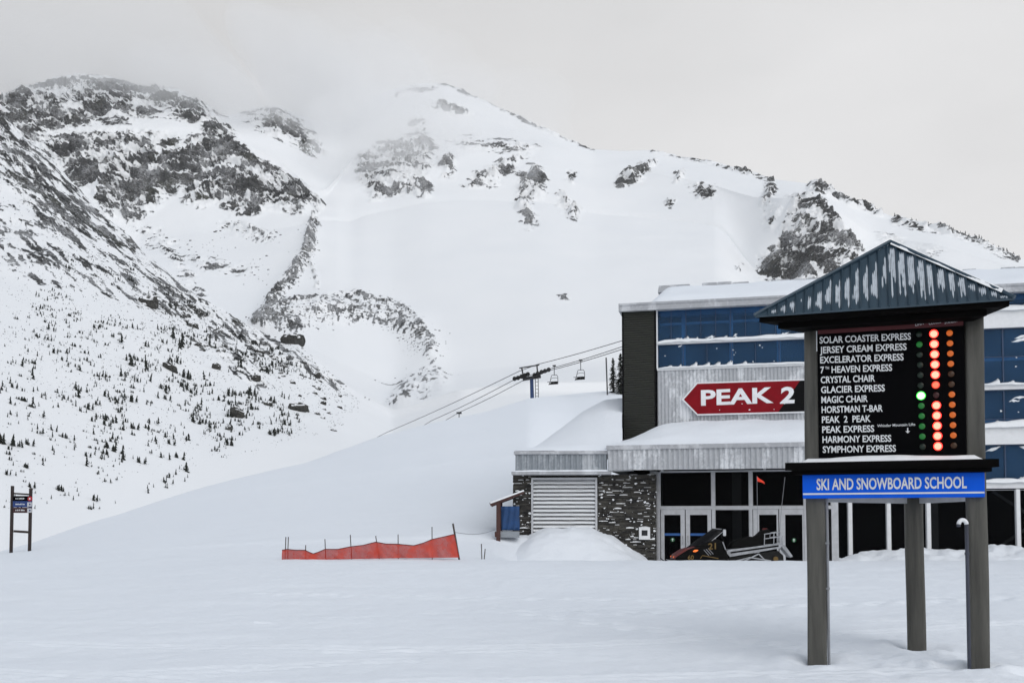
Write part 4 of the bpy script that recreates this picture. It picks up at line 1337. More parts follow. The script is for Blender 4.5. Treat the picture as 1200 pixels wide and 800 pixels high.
def lamp_mat(name, col, em, body):
    t = NT(name)
    p = t.bsdf(body, 0.3, None, 0.0, 0.4)
    if em:
        p.inputs['Emission Color'].default_value = (*col, 1); p.inputs['Emission Strength'].default_value = em
    return t.done(p)
def lamp_hot(name, core, halo, em):
    """lit lamp: brilliant in the middle, saturated at its rim"""
    t = NT(name)
    lw = t.n('ShaderNodeLayerWeight'); lw.inputs['Blend'].default_value = 0.5
    colr = t.mix(t.ramp(lw.outputs['Facing'], [(0.14, 0.0), (0.36, 1.0)]), core, halo)
    p = t.bsdf((0.02, 0.02, 0.02), 0.3)
    t.l(colr, p.inputs['Emission Color']); p.inputs['Emission Strength'].default_value = em
    return t.done(p)
LM = {'R': lamp_hot('lit red lamp', (1.0, 0.24, 0.16), (1.0, 0.018, 0.010), 2.8), 'r': lamp_hot('fainter red lamp', (1.0, 0.20, 0.10), (0.9, 0.025, 0.01), 1.1), 'x': lamp_mat('unlit red lamp', (0, 0, 0), 0, (0.035, 0.004, 0.004)),
      'G': lamp_hot('lit green lamp', (0.75, 1.0, 0.72), (0.03, 1.0, 0.06), 1.6), 'g': lamp_mat('faint green lamp', (0.01, 0.22, 0.03), 0.35, (0.004, 0.06, 0.012)), 'd': lamp_mat('unlit green lamp', (0, 0, 0), 0, (0.003, 0.014, 0.007)),
      'O': lamp_mat('orange lamp', (0.55, 0.11, 0.012), 0.75, (0.15, 0.04, 0.008)), 'o': lamp_mat('unlit orange lamp', (0, 0, 0), 0, (0.045, 0.018, 0.004))}
STATE = ["dRO", "gRO", "dRO", "dRO", "dRo", "drO".replace('O', 'o'), "GxO", "gRO", "gRO", "gRO", "gRO", "dRo"]
def dome(mb, s, z, c, r, depth):
    vs = [(s, c - depth, z)]; fs = []
    n, k = 18, 5
    for i in range(1, k + 1):
        a = math.pi / 2 * i / k
        for q in range(n):
            th = 2 * math.pi * q / n
            vs.append((s + r * math.sin(a) * math.cos(th), c - depth * math.cos(a), z + r * math.sin(a) * math.sin(th)))
    for q in range(n): fs.append((0, 1 + q, 1 + (q + 1) % n))
    for i in range(k - 1):
        for q in range(n): fs.append((1 + i*n + q, 1 + (i+1)*n + q, 1 + (i+1)*n + (q+1) % n, 1 + i*n + (q+1) % n))
    mb.add(vs, fs)
for r_, st in enumerate(STATE):
    f = r_ / 11
    for k, (xa, xb, dy) in enumerate(((1077, 1081.3, -0.6), (1094.3, 1099.2, -1.2), (1112.8, 1117.7, -2.0))):
        px = xa + (xb - xa) * f
        py = 392.2 + (523.8 - 392.2) * f + dy
        s, z = KF.F(px, py, CD)
        ch = st[k]
        rad = {'R': 0.051, 'r': 0.046, 'G': 0.052}.get(ch, 0.036)
        mb = MB(KF.T); dome(mb, s, z, CD - 0.001, rad, 0.030 if ch in 'RrG' else 0.015)
        mb.build('indicator_lamp', LM[ch], disp, smooth=True)
# snow clinging to the right edge of the left post
mb = MB(KF.T)
rows = []
for i in range(18):
    z = KF.z(957, 388) - 0.25 * i / 17
    w = 0.028 * float(vnoise(i * 0.6, 0, 0, 5)) + 0.010 * (1 - i / 17)
    x = sA1 - 0.075
    rows.append([(x, 0.004, z), (x + w * 0.5, -0.012, z), (x + w, 0.004, z)])
mb.grid(rows); mb.build('stuck_snow', M['snow_loose'], kiosk, smooth=True)

# --- ledge beneath the display
CL = -0.20
sl0_, sl1_ = KF.s(920, CL, 548), KF.s(1171, CL, 545)
zl0_, zl1_ = KF.z(945, 555.5, CL), KF.z(945, 541.5, CL)
mb = MB(KF.T)
slab(mb, tri(CL, sl0_, sl1_), zl0_ + 0.05, zl1_)
slab(mb, tri(CL + 0.045, sl0_ + 0.07, sl1_ - 0.07), zl0_, zl0_ + 0.047)
mb.build('ledge', M['fascia_dark'], kiosk)
mb = MB(KF.T)
snow_strip(KF, sl0_ + 0.18, sl1_ - 0.16, CL + 0.05, 0.03, zl1_ - 0.004, 0.075, 61, mb, n=50, lump=0.6)
mb.build('ledge_snow', M['snow_loose'], kiosk, smooth=True)
# --- blue board
CB = -0.07
sb0, sb1 = KF.s(940.5, CB, 570), KF.s(1154, CB, 567)
zb0_, zb1_ = KF.z(945, 583.8, CB), KF.z(945, 556.0, CB)
mb = MB(KF.T); mb.rbox(sb0, sb1, CB, CB + 0.065, zb0_, zb1_, 0.006)
blue = mb.build('school_board', M['board_blue'], kiosk)
text_mesh('lettering', "SKI AND SNOWBOARD SCHOOL", KF, (957, 573.6), (1133, 571.4), 12.6, CB - 0.002, M['letter'], blue, bold=0.022, ext=0.003)
mb = MB(KF.T); zs = KF.z(945, 578.6, CB); mb.box(sb0 + 0.005, sb1 - 0.005, CB - 0.004, CB - 0.0008, zs - 0.010, zs + 0.010)
mb.build('white_stripe', M['letter'], blue)
# beams between the posts, boarded underneath
for a, b in (((sA1 - 0.05, 0.13), (bs - 0.06, bc - 0.03)), ((sB0 + 0.05, 0.13), (bs + 0.06, bc - 0.03))):
    mb = MB(KF.T)
    mb.bar((a[0], a[1], (zb0_ + zb1_) / 2 - 0.055), (b[0], b[1], (zb0_ + zb1_) / 2 - 0.055), 0.05, zb1_ - zb0_ - 0.03)
    mb.build('side_beam', M['frame'], kiosk)
# --- roof
CE = -0.42
e0, e1 = KF.s(884.5, CE, 368), KF.s(1189, CE, 350)
zE = KF.z(886, 370, CE)
T0 = tri(CE, e0, e1)
gx = (T0[0][0] + T0[1][0] + T0[2][0]) / 3; gc = (T0[0][1] + T0[1][1] + T0[2][1]) / 3
apx = KF.s(1043, gc, 285); zAp = KF.z(1043, 286, gc)
AP = (apx, gc, zAp)
def eave(i): return (T0[i][0], T0[i][1], zE)
mb = MB(KF.T)
zf_a = KF.z(886, 377.5, CE)
slab(mb, tri(CE + 0.03, e0 + 0.05, e1 - 0.05), zf_a, zE - 0.012)
slab(mb, tri(CE + 0.14, e0 + 0.26, e1 - 0.27), KF.z(930, 384, CE + 0.14), zf_a - 0.004)
mb.build('roof_fascia', M['fascia_dark'], kiosk)
mb = MB(KF.T)
th = 0.02
for i, j in ((0, 1), (1, 2), (2, 0)):
    A, B, C_ = Vector(eave(i)), Vector(eave(j)), Vector(AP)
    mb.add([A, B, C_, A - Vector((0, 0, th)), B - Vector((0, 0, th)), C_ - Vector((0, 0, th))], [(0,1,2),(5,4,3),(0,3,4,1),(1,4,5,2),(2,5,3,0)])
roof = mb.build('roof', M['roof_blue'], kiosk)
def face_frame(i, j):
    A, B, C_ = Vector(eave(i)), Vector(eave(j)), Vector(AP)
    e = (B - A); L = e.length; e.normalize()
    foot = (C_ - A).dot(e)
    g = (C_ - A) - e * foot
    H = g.length; g.normalize()
    nrm = e.cross(g); nrm = nrm if nrm.z > 0 else -nrm
    return A, e, L, g, H, foot, nrm
mbr = MB(KF.T); mbs = MB(KF.T)
rnd = random.Random(77)
for fi, (i, j) in enumerate(((0, 1), (1, 2), (2, 0))):
    A, e, L, g, H, foot, nrm = face_frame(i, j)
    nr_ = 27
    hm = lambda x: max(0.0, H * min(x / foot, (L - x) / (L - foot)))
    rw = 0.015
    xs = [L * (k + 0.5) / nr_ for k in range(nr_)]
    for x in xs:
        h = hm(x) - 0.01
        if h < 0.05: continue
        p0, p1 = A + e * x, A + e * x + g * h
        q = [p0 - e*rw, p0 + e*rw*0.6 + nrm*0.028 - e*rw*0.3, p0 + e*rw]
        r2 = [p1 - e*rw, p1 + e*rw*0.6 + nrm*0.028 - e*rw*0.3, p1 + e*rw]
        mbr.add(q + r2, [(0,1,4,3),(1,2,5,4),(0,2,1),(3,4,5)])
    # snow held between the ribs
    for k in range(nr_ - 1):
        x0, x1 = xs[k] + rw, xs[k+1] - rw
        hh = min(hm(x0), hm(x1))
        if hh < 0.06: continue
        left = (x0 + x1) / 2 < foot
        for sub in range(4):
            # several thin ragged streaks side by side, more of them where the ribs shelter the sheet
            if rnd.random() < (0.10 if left else 0.05): continue
            c0_, c1_ = x0 + (x1 - x0) * (sub + 0.05) / 4, x0 + (x1 - x0) * (sub + 1.0) / 4
            if left:
                lo = rnd.uniform(0.02, 0.22) + 0.08 * (3 - sub) * rnd.random(); up_ = rnd.uniform(0.45, 0.62) + 0.13 * sub * rnd.uniform(0.6, 1.1)
                if sub == 0: up_ *= rnd.uniform(0.35, 0.9)
            else:
                lo = rnd.uniform(0.18, 0.60) - 0.06 * sub; up_ = 0.985 if sub else rnd.uniform(0.80, 0.985)
            up_ = min(0.97, up_)
            if k % 9 == 4: lo, up_ = lo + 0.25, up_ - 0.1
            a, b = lo * hh, up_ * hh
            if b - a < 0.03: continue
            n = max(5, int((b - a) / 0.02)); rows = []
            for q in range(n + 1):
                h = a + (b - a) * q / n
                e_ = min(1.0, q / 2.5, (n - q) / 2.5)
                wv = (0.50 + 1.0 * float(fbm(h * 12, k * 1.7 + sub * 3.1, fi, 2, 5))) * e_
                mid_ = (c0_ + c1_) / 2; hw = max(0.0008, (c1_ - c0_) / 2 * min(1.08, wv))
                base = A + g * h
                rows.append([base + e*(mid_ - hw) + nrm*0.001, base + e*mid_ + nrm*(0.002 + 0.006 * e_), base + e*(mid_ + hw) + nrm*0.001])
            mbs.grid(rows)
mbr.build('seam_ribs', M['roof_blue'], roof)
tag(mbs.build('roof_snow', M['thin_snow'], roof, smooth=True), kind='stuff')
mb = MB(KF.T)
for i in range(3):
    A, C_ = Vector(eave(i)), Vector(AP)
    d = (C_ - A)
    mb.tube([A + Vector((0, 0, 0.012)), A + d * 0.5 + Vector((0, 0, 0.02)), C_ + Vector((0, 0, 0.03))], 0.028, 6)
mb.build('hip_cap', M['roof_blue'], roof)
mb = MB(KF.T)
for k in range(3):
    n = 26; rows = []
    A, C_ = Vector(eave(k)), Vector(AP); d = C_ - A
    side = d.cross(Vector((0, 0, 1))).normalized()
    if k != 1: continue
    for q in range(n + 1):
        t_ = 0.08 + 0.90 * q / n
        w = 0.05 * (0.5 + float(vnoise(t_ * 14, k, 0, 9)))
        p = A + d * t_ + Vector((0, 0, 0.035))
        rows.append([p - side * w - Vector((0, 0, 0.03)), p + Vector((0, 0, 0.02)), p + side * (w + 0.04) - Vector((0, 0, 0.03))])
    mb.grid(rows)
mb.build('hip_snow', M['snow_loose'], roof, smooth=True)
# conduit up the left post
mb = MB(KF.T)
sx = KF.s(970.2, 0.06, 680)
mb.tube([(sx, 0.06, -0.2), (sx, 0.06, zb0_ + 0.05)], 0.017, 8)
for z in (0.9, 1.45): mb.box(sx - 0.03, sx + 0.022, 0.03, 0.09, z - 0.012, z + 0.012)
mb.build('conduit', M['pipe'], kiosk)
# --- separate standing pipe beside the right post
pp = P(1136, 782, 11.45)
pipe = thing('vent_pipe', 'thin dark standing pipe with white hooked top beside the right front post', 'pipe', (pp.x, pp.y, 0))
ztop_ = P(1132, 614, 11.45).z
mb = MB(); mb.tube([(pp.x, pp.y, -0.25), (pp.x, pp.y, ztop_)], 0.021, 12)
mb.tube([(pp.x, pp.y, ztop_ - 0.35), (pp.x, pp.y, ztop_ - 0.32)], 0.027, 12)
mb.build('shaft', M['navy_pipe'], pipe, smooth=False)
mb = MB()
mb.tube([(pp.x - 0.045 + 0.045 * math.cos(a), pp.y, ztop_ + 0.05 * math.sin(a)) for a in np.linspace(0, math.pi, 9)], 0.024, 12)
mb.build('hook', M['white'], pipe, smooth=True)
mb = MB(); mb.tube([(pp.x - 0.09, pp.y, ztop_ - 0.03), (pp.x - 0.09, pp.y, ztop_ + 0.002)], 0.022, 10)
mb.build('outlet', M['navy_pipe'], pipe)
# wind-scoured rims of snow at the foot of the posts
# ================================================================== SNOWMOBILE behind the rim
YS = 31.2
def sz(zx, zy, Y=YS):
    p = P(760 + zx / 6.0, 560 + zy / 6.0, Y); return p.x, p.z
M['sled_black'] = simple('black plastic', (0.004, 0.004, 0.004), 0.45, 0.3, 6, 0.05, spec=0.06)
M['sled_red'] = simple('dark red plastic', (0.12, 0.010, 0.008), 0.35, 0.3, 5, 0.05)
M['vinyl'] = simple('black vinyl', (0.005, 0.005, 0.005), 0.6, 0.2, 8, 0.1, spec=0.06)
M['alu'] = simple('snowy aluminium', (0.34, 0.35, 0.37), 0.5, 0.25, 5, 0.1)
M['gold'] = simple('gold paint', (0.14, 0.08, 0.012), 0.5, 0.1, 8, 0.02)
M['flag'] = simple('bright orange red flag', (0.85, 0.055, 0.02), 0.7, 0.1, 6, 0.05)
M['rubber'] = simple('black rubber', (0.014, 0.014, 0.014), 0.8, 0.3, 10, 0.3, spec=0.2)
xm, _ = sz(600, 560)
zg = ground_z(xm, YS)
sled = thing('snowmobile', 'black snowmobile with orange headlights and steel rear rack parked by the doors', 'snowmobile', (xm, YS, zg))
def SP_(pts, y0, y1, name, mat, bevel=0.02, parent=sled, taper=None):
    """outline seen from the side, given real width across, tapered towards the ends if asked"""
    mb = MB(); poly = [sz(a, b) for a, b in pts]
    n = len(poly)
    cols = np.linspace(y0, y1, 5)
    vs, fs = [], []
    cx = sum(p[0] for p in poly) / n; cz = sum(p[1] for p in poly) / n
    for k, y in enumerate(cols):
        e = 1 - (0.10 if taper is None else taper) * (abs(k - 2) / 2.0) ** 2
        vs += [(cx + (p[0] - cx) * e, YS + y, cz + (p[1] - cz) * e) for p in poly]
    for k in range(4):
        for i in range(n): fs.append((k*n+i, k*n+(i+1) % n, (k+1)*n+(i+1) % n, (k+1)*n+i))
    fs += [tuple(range(n-1, -1, -1)), tuple(range(4*n, 5*n))]
    mb.add(vs, fs)
    return mb.build(name, mat, parent, bevel=bevel)
hood = SP_([(150,585),(158,556),(200,530),(250,498),(300,480),(345,468),(410,438),(470,425),(515,440),(530,480),(545,520),(560,590),(560,640),(200,640)], -0.44, 0.44, 'hood', M['sled_black'], 0.03)
SP_([(156,562),(175,535),(235,497),(300,478),(345,476),(335,500),(265,520),(205,552),(165,572)], -0.40, 0.40, 'nose_panel', M['sled_red'], 0.015)
M['windscreen'] = mat_glass('smoked windscreen', (0.012, 0.012, 0.013), (0.4, 0.4, 0.41), 0.5, 0.3)
mb = MB()
rows = []
for t in np.linspace(0, 1, 7):
    row = []
    for y in np.linspace(-0.36, 0.36, 9):
        a, b = (250 + (452 - 250) * t, 497 + (352 - 497) * t)
        x, z = sz(a, b); back_ = 0.55 * (abs(y) / 0.36) ** 2 * (1 - 0.2 * t)
        row.append((x + back_ * 0.75, YS + y * (1 - 0.25 * t), z - back_ * 0.10))
    rows.append(row)
mb.grid(rows)
ws = mb.build('windscreen', M['windscreen'], sled, smooth=True)
sol = ws.modifiers.new('thickness', 'SOLIDIFY'); sol.thickness = 0.006
LM['lampO'] = lamp_mat('orange headlight', (1.0, 0.20, 0.03), 0.9, (0.5, 0.10, 0.02))
for (a, b, r, y) in ((186, 556, 0.055, -0.26), (186, 556, 0.055, 0.26)):
    x, z = sz(a, b); mb = MB()
    mb.tube([(x - 0.10, YS + y, z + 0.01), (x - 0.02, YS + y, z), (x + 0.10, YS + y, z + 0.02)], [0.03, r, 0.05], 10)
    mb.build('headlight', LM['lampO'], sled, smooth=True)
x, z = sz(310, 508); mb = MB(); mb.tube([(x - 0.12, YS - 0.405, z - 0.03), (x, YS - 0.43, z), (x + 0.13, YS - 0.41, z + 0.03)], [0.015, 0.04, 0.02], 8)
mb.build('side_lamp', LM['lampO'], sled, smooth=True)
SP_([(560,495),(565,462),(590,440),(650,422),(705,408),(742,412),(765,392),(790,368),(830,352),(850,372),(845,420),(900,455),(850,470),(700,486)], -0.19, 0.19, 'seat', M['vinyl'], 0.03, taper=0.06)
SP_([(528,515),(560,500),(700,484),(905,455),(925,470),(918,490),(760,518),(560,552)], -0.235, 0.235, 'tunnel', M['alu'], 0.012, taper=0.0)
SP_([(545,560),(600,548),(800,520),(900,505),(940,540),(945,590),(920,640),(560,660),(500,640),(505,590)], -0.20, 0.20, 'track', M['rubber'], 0.03, taper=0.02)
for y in (-0.25, 0.25):
    mb = MB()
    for a, b in (((560,590),(700,555)), ((700,555),(845,578)), ((620,600),(760,530)), ((760,530),(830,600)), ((580,610),(880,612))):
        p, q = sz(*a), sz(*b); mb.tube([(p[0], YS + y, p[1]), (q[0], YS + y, q[1])], 0.022, 6)
    mb.build('suspension', M['alu'], sled)
for a, b, r in ((880, 565, 0.075), (640, 610, 0.06), (740, 612, 0.06)):
    x, z = sz(a, b); mb = MB(); mb.tube([(x, YS - 0.27, z), (x, YS - 0.21, z)], r, 16)
    mb.build('idler_wheel', M['gold'], sled)
mb = MB()
p = [sz(915, 462), sz(945, 468), sz(1002, 548), sz(985, 556), sz(930, 490)]
mb.prism(p, 'y', YS - 0.22, YS + 0.22); mb.build('snow_flap', M['alu'], sled, bevel=0.008)
# rear rack
mb = MB()
for y in (-0.24, 0.24):
    for a, b in (((803,392),(800,470)), ((868,384),(866,464)), ((912,378),(930,462)), ((803,392),(912,378)), ((802,425),(918,410)), ((800,468),(928,458))):
        p, q = sz(*a), sz(*b); mb.tube([(p[0], YS + y, p[1]), (q[0], YS + y, q[1])], 0.014, 6)
for a in ((803,392),(912,378),(802,425),(918,410),(868,384)):
    p = sz(*a); mb.tube([(p[0], YS - 0.24, p[1]), (p[0], YS + 0.24, p[1])], 0.014, 6)
mb.build('rear_rack', M['alu'], sled)
x, z = sz(818, 372); mb = MB(); mb.rbox(x - 0.07, x + 0.07, YS - 0.10, YS + 0.10, z - 0.34, z + 0.09, 0.02); mb.build('tail_box', M['sled_red'], sled)
# rim of the windscreen, vents, trim and bumper
mb = MB(); rim = rows[-1]; mb.tube([tuple(q_) for q_ in rim], 0.010, 6)
mb.tube([tuple(r_[0]) for r_ in rows], 0.009, 6); mb.tube([tuple(r_[-1]) for r_ in rows], 0.009, 6)
mb.build('windscreen_rim', M['frame'], sled)
for a, b, c_, d_ in ((370, 500, 405, 540), (385, 495, 420, 535), (400, 490, 435, 530)):
    p, q = sz(a, b), sz(c_, d_); mb = MB(); mb.bar((p[0], YS - 0.446, p[1]), (q[0], YS - 0.446, q[1]), 0.012, 0.02); mb.build('vent_trim', M['pipe'], sled)
p, q, r3 = sz(345, 560), sz(360, 540), sz(470, 560); mb = MB(); mb.tube([(p[0], YS - 0.45, p[1]), (q[0], YS - 0.45, q[1]), (r3[0], YS - 0.45, r3[1])], 0.014, 6); mb.build('side_trim', M['gold'], sled)
p, q = sz(150, 575), sz(185, 592); mb = MB(); mb.tube([(p[0] - 0.05, YS - 0.35, p[1]), (p[0] - 0.10, YS, p[1]), (p[0] - 0.05, YS + 0.35, p[1])], 0.018, 6); mb.build('front_bumper', M['alu'], sled)
mb = MB(); p, q = sz(565, 522), sz(900, 474); mb.bar((p[0], YS - 0.238, p[1]), (q[0], YS - 0.238, q[1]), 0.006, 0.05); mb.build('tunnel_stripe', M['vinyl'], sled)
# handlebar, dash, levers
mb = MB()
p, q = sz(515, 430), sz(505, 362)
mb.tube([(p[0], YS, p[1]), (q[0], YS, q[1])], 0.03, 8)
mb.tube([(q[0] + 0.06, YS - 0.40, q[1] - 0.03), (q[0], YS - 0.2, q[1] + 0.03), (q[0], YS + 0.2, q[1] + 0.03), (q[0] + 0.06, YS + 0.40, q[1] - 0.03)], 0.02, 8)
mb.build('handlebar', M['sled_black'], sled)
mb = MB(); x, z = sz(512, 378)
mb.rbox(x - 0.04, x + 0.05, YS - 0.46, YS - 0.40, z - 0.12, z + 0.08, 0.015); mb.build('mirror', M['frame'], sled)
mb = MB(); p, q = sz(500, 445), sz(520, 500); mb.tube([(p[0], YS - 0.45, p[1]), (q[0], YS - 0.46, q[1])], 0.018, 6); mb.build('grab_handle', M['alu'], sled)
SF = Frame(600, YS - 0.452, 0.0)
text_mesh('number', "21", SF, (760 + 420/6, 560 + 500/6), (760 + 474/6, 560 + 497/6), 7.0, 0, M['gold'], sled, bold=0.02)
SF2 = Frame(600, YS - 0.452, 0.0)
text_mesh('number', "60", SF2, (760 + 276/6, 560 + 572/6), (760 + 318/6, 560 + 571/6), 5.0, 0, M['gold'], sled, bold=0.02)
# skis
for y in (-0.48, 0.48):
    x0, z0 = sz(120, 560); x1, _ = sz(480, 560)
    mb = MB(); z = zg + 0.03
    mb.grid([[(x0 - 0.1, YS + y - 0.06, z + 0.22), (x0 + 0.1, YS + y - 0.07, z + 0.05), (x0 + 0.3, YS + y - 0.07, z), (x1, YS + y - 0.07, z)],
             [(x0 - 0.1, YS + y + 0.06, z + 0.22), (x0 + 0.1, YS + y + 0.07, z + 0.05), (x0 + 0.3, YS + y + 0.07, z), (x1, YS + y + 0.07, z)]])
    a, b = sz(300, 600)
    mb.tube([(a, YS + y, z), (a + 0.1, YS + y * 0.8, z + 0.3)], 0.02, 6)
    ski = mb.build('ski', M['sled_black'], sled); so = ski.modifiers.new('thickness', 'SOLIDIFY'); so.thickness = 0.02
# whips: one with a flag
mb = MB(); p, q = sz(775, 400), sz(771, -16); mb.tube([(p[0], YS + 0.15, p[1]), (q[0], YS + 0.15, q[1])], 0.007, 5)
whip = mb.build('flag_whip', M['pipe'], sled)
mb = MB(); rows = []
for i in range(9):
    t = i / 8; row = []
    for j in range(6):
        u_ = j / 5
        a = 771 + 50 * t + 6 * u_; b = -14 + (-2 + 42 * t) * 1.0 + (38 * (1 - 0.35 * t)) * u_ * (1 - t * 0.4)
        x, z = sz(a, b); row.append((x, YS + 0.15 + 0.05 * math.sin(t * 5 + u_ * 2), z))
    rows.append(row)
mb.grid(rows); fl = mb.build('flag', M['flag'], whip, smooth=True)
so = fl.modifiers.new('thickness', 'SOLIDIFY'); so.thickness = 0.004
mb = MB(); p, q = sz(930, 440), sz(972, -10); mb.tube([(p[0], YS + 0.2, p[1]), (0.5*(p[0]+q[0]) - 0.02, YS + 0.2, 0.5*(p[1]+q[1])), (q[0], YS + 0.2, q[1])], 0.008, 5)
mb.build('radio_whip', M['pipe'], sled)

# ================================================================== ORANGE NET FENCE
YF = 28.8
def fz(x4, y4): p = P(310 + x4 / 4.0, 600 + y4 / 4.0, YF); return p
f0 = fz(500, 210)
fence = thing('net_fence', 'sagging red plastic net fence on thin bamboo poles in the snow', 'fence', (f0.x, YF, ground_z(f0.x, YF)))
t = NT('red plastic netting')
c_ = t.coord()
w1 = t.n('ShaderNodeTexWave'); w1.wave_type = 'BANDS'; w1.bands_direction = 'Z'; w1.inputs['Scale'].default_value = 11.0
w2 = t.n('ShaderNodeTexWave'); w2.wave_type = 'BANDS'; w2.bands_direction = 'X'; w2.inputs['Scale'].default_value = 11.0
t.l(c_, w1.inputs[0]); t.l(c_, w2.inputs[0])
hole = t.math('MULTIPLY', t.ramp(w1.outputs['Fac'], [(0.46, 1.0), (0.56, 0.0)]), t.ramp(w2.outputs['Fac'], [(0.46, 1.0), (0.56, 0.0)]))
nn = t.noise(c_, 2.2, 4, 0.6)
hole = t.math('MULTIPLY', hole, t.ramp(nn, [(0.35, 0.6), (0.62, 0.1)]))
p_ = t.bsdf(t.ramp(nn, [(0.32, (0.34, 0.014, 0.005)), (0.68, (0.56, 0.038, 0.010))]), 0.5)
tl = t.n('ShaderNodeBsdfTranslucent'); tl.inputs[0].default_value = (0.5, 0.035, 0.02, 1)
ms = t.n('ShaderNodeMixShader'); ms.inputs[0].default_value = 0.12; t.l(p_.outputs[0], ms.inputs[1]); t.l(tl.outputs[0], ms.inputs[2])
tr = t.n('ShaderNodeBsdfTransparent'); m2 = t.n('ShaderNodeMixShader'); t.l(hole, m2.inputs[0]); t.l(ms.outputs[0], m2.inputs[1]); t.l(tr.outputs[0], m2.inputs[2])
M['net'] = t.done(m2)
POLES = [(100,115,97),(112,115,108),(193,153,192),(283,125,287),(402,105,408),(521,110,537),(626,103,627),(785,68,786),(883,52,911)]
TOP = [(84,178),(110,174),(150,178),(193,178),(212,188),(230,195),(255,187),(285,174),(345,174),(404,162),(465,155),(523,140),(570,149),(626,150),(700,157),(745,145),(785,128),(840,116),(890,104)]
BOT = [(84,225),(300,214),(600,208),(913,205)]
rows_t, rows_b = [], []
N_ = 150; M_ = 12
pts = []
for j in range(M_ + 1):
    v_ = j / M_; row = []
    for i in range(N_ + 1):
        x4 = 84 + (913 - 84) * i / N_
        xt = 84 + (890 - 84) * i / N_
        yt = np.interp(xt, [k[0] for k in TOP], [k[1] for k in TOP])
        yb = np.interp(x4, [k[0] for k in BOT], [k[1] for k in BOT]) + 6
        a = fz(xt, yt); b = fz(x4, yb)
        q = a * v_ + b * (1 - v_)
        dpt = min(abs(xt - k[0]) for k in POLES)
        fold = 0.05 * float(fbm(i * 0.12, v_ * 2.0, 0, 3, 3)) + 0.10 * (1 - v_) * float(fbm(i * 0.22 + v_ * 2, v_, 0, 2, 7)) * min(1, dpt / 25)
        row.append((q.x, YF - 0.03 - fold, q.z))
    pts.append(row)
mb = MB(); mb.grid(pts); mb.build('netting', M['net'], fence, smooth=True)
M['cord'] = simple('dark red cord', (0.10, 0.012, 0.012), 0.7, 0.2, 8, 0.1)
mb = MB(); mb.tube([(q_[0], q_[1], q_[2] + 0.01) for q_ in pts[-1]], 0.012, 5); mb.build('top_cord', M['cord'], fence)
M['bamboo'] = simple('dark bamboo', (0.055, 0.045, 0.04), 0.6, 0.3, 4, 0.1)
for xt, yt, xb in POLES:
    a = fz(xt, yt); b = fz(xb, 212); b2 = b - (a - b) * 0.5
    mb = MB(); mb.tube([(a.x, YF, a.z), (b2.x, YF, b2.z)], 0.030 if xt == 883 else 0.014, 6)
    mb.build('pole', M['bamboo'], fence)
# ================================================================== TIMBER STAND with blue banner, left of the stone wing
YB = 33.6
def wz(zx, zy, Y=YB): return P(560 + zx / 6.154, 540 + zy / 6.154, Y)
M['stain'] = simple('dark red brown timber', (0.055, 0.018, 0.014), 0.65, 0.25, 3, 0.2)
M['banner_blue'] = simple('blue banner cloth', (0.010, 0.050, 0.15), 0.7, 0.35, 2.5, 0.2)
b0 = wz(145, 690)
stand = thing('timber_stand', 'dark red timber stand with sloping roof beam and blue banner beside the stone wing', 'stand', (b0.x, YB, b0.z - 0.2))
mb = MB(); a, b = wz(148, 290), wz(145, 700); mb.rbox(a.x - 0.07, a.x + 0.07, YB - 0.07, YB + 0.07, b.z - 0.2, a.z, 0.01); mb.build('post', M['stain'], stand)
mb = MB(); a, b = wz(148, 300), wz(145, 700); mb.rbox(a.x - 0.02, a.x + 0.12, YB + 1.6, YB + 1.74, b.z - 0.2, a.z + 0.1, 0.01); mb.build('post', M['stain'], stand)
mb = MB(); a, b = wz(88, 312), wz(330, 222); mb.bar((a.x, YB - 0.02, a.z), (b.x, YB - 0.02, b.z), 0.12, 0.12); mb.build('roof_beam', M['stain'], stand)
mb = MB(); mb.bar((a.x, YB + 1.68, a.z), (b.x, YB + 1.68, b.z), 0.12, 0.12); mb.build('roof_beam', M['stain'], stand)
mb = MB()
mb.grid([[(a.x, YB - 0.1, a.z + 0.07), (a.x, YB + 1.8, a.z + 0.07)], [(b.x, YB - 0.1, b.z + 0.07), (b.x, YB + 1.8, b.z + 0.07)]])
ob = mb.build('roof_snow', M['snow_loose'], stand); so = ob.modifiers.new('thickness', 'SOLIDIFY'); so.thickness = 0.05
a, b = wz(168, 325), wz(300, 498); rows = []
for i in range(16):
    rows.append([(a.x + (b.x - a.x) * i / 15, YB + 0.05 + 0.03 * math.sin(i * 1.3 + j * 0.4), a.z + (b.z - a.z) * j / 8) for j in range(9)])
mb = MB(); mb.grid(rows); ob = mb.build('banner', M['banner_blue'], stand, smooth=True); so = ob.modifiers.new('thickness', 'SOLIDIFY'); so.thickness = 0.01
a, b = wz(160, 506), wz(300, 552); mb = MB(); mb.rbox(a.x, b.x, YB + 0.02, YB + 0.4, b.z, a.z, 0.015); mb.build('grey_rail', M['metal_grey'], stand)
a, b = wz(122, 508), wz(140, 548); mb = MB(); mb.rbox(a.x, b.x, YB - 0.08, YB + 0.05, b.z, a.z, 0.01); mb.build('bracket', M['stain'], stand)
a, b = wz(124, 636), wz(250, 700); mb = MB(); mb.rbox(a.x, b.x, YB - 0.1, YB + 1.8, b.z - 0.2, a.z, 0.02); mb.build('sill_timber', M['black'], stand)
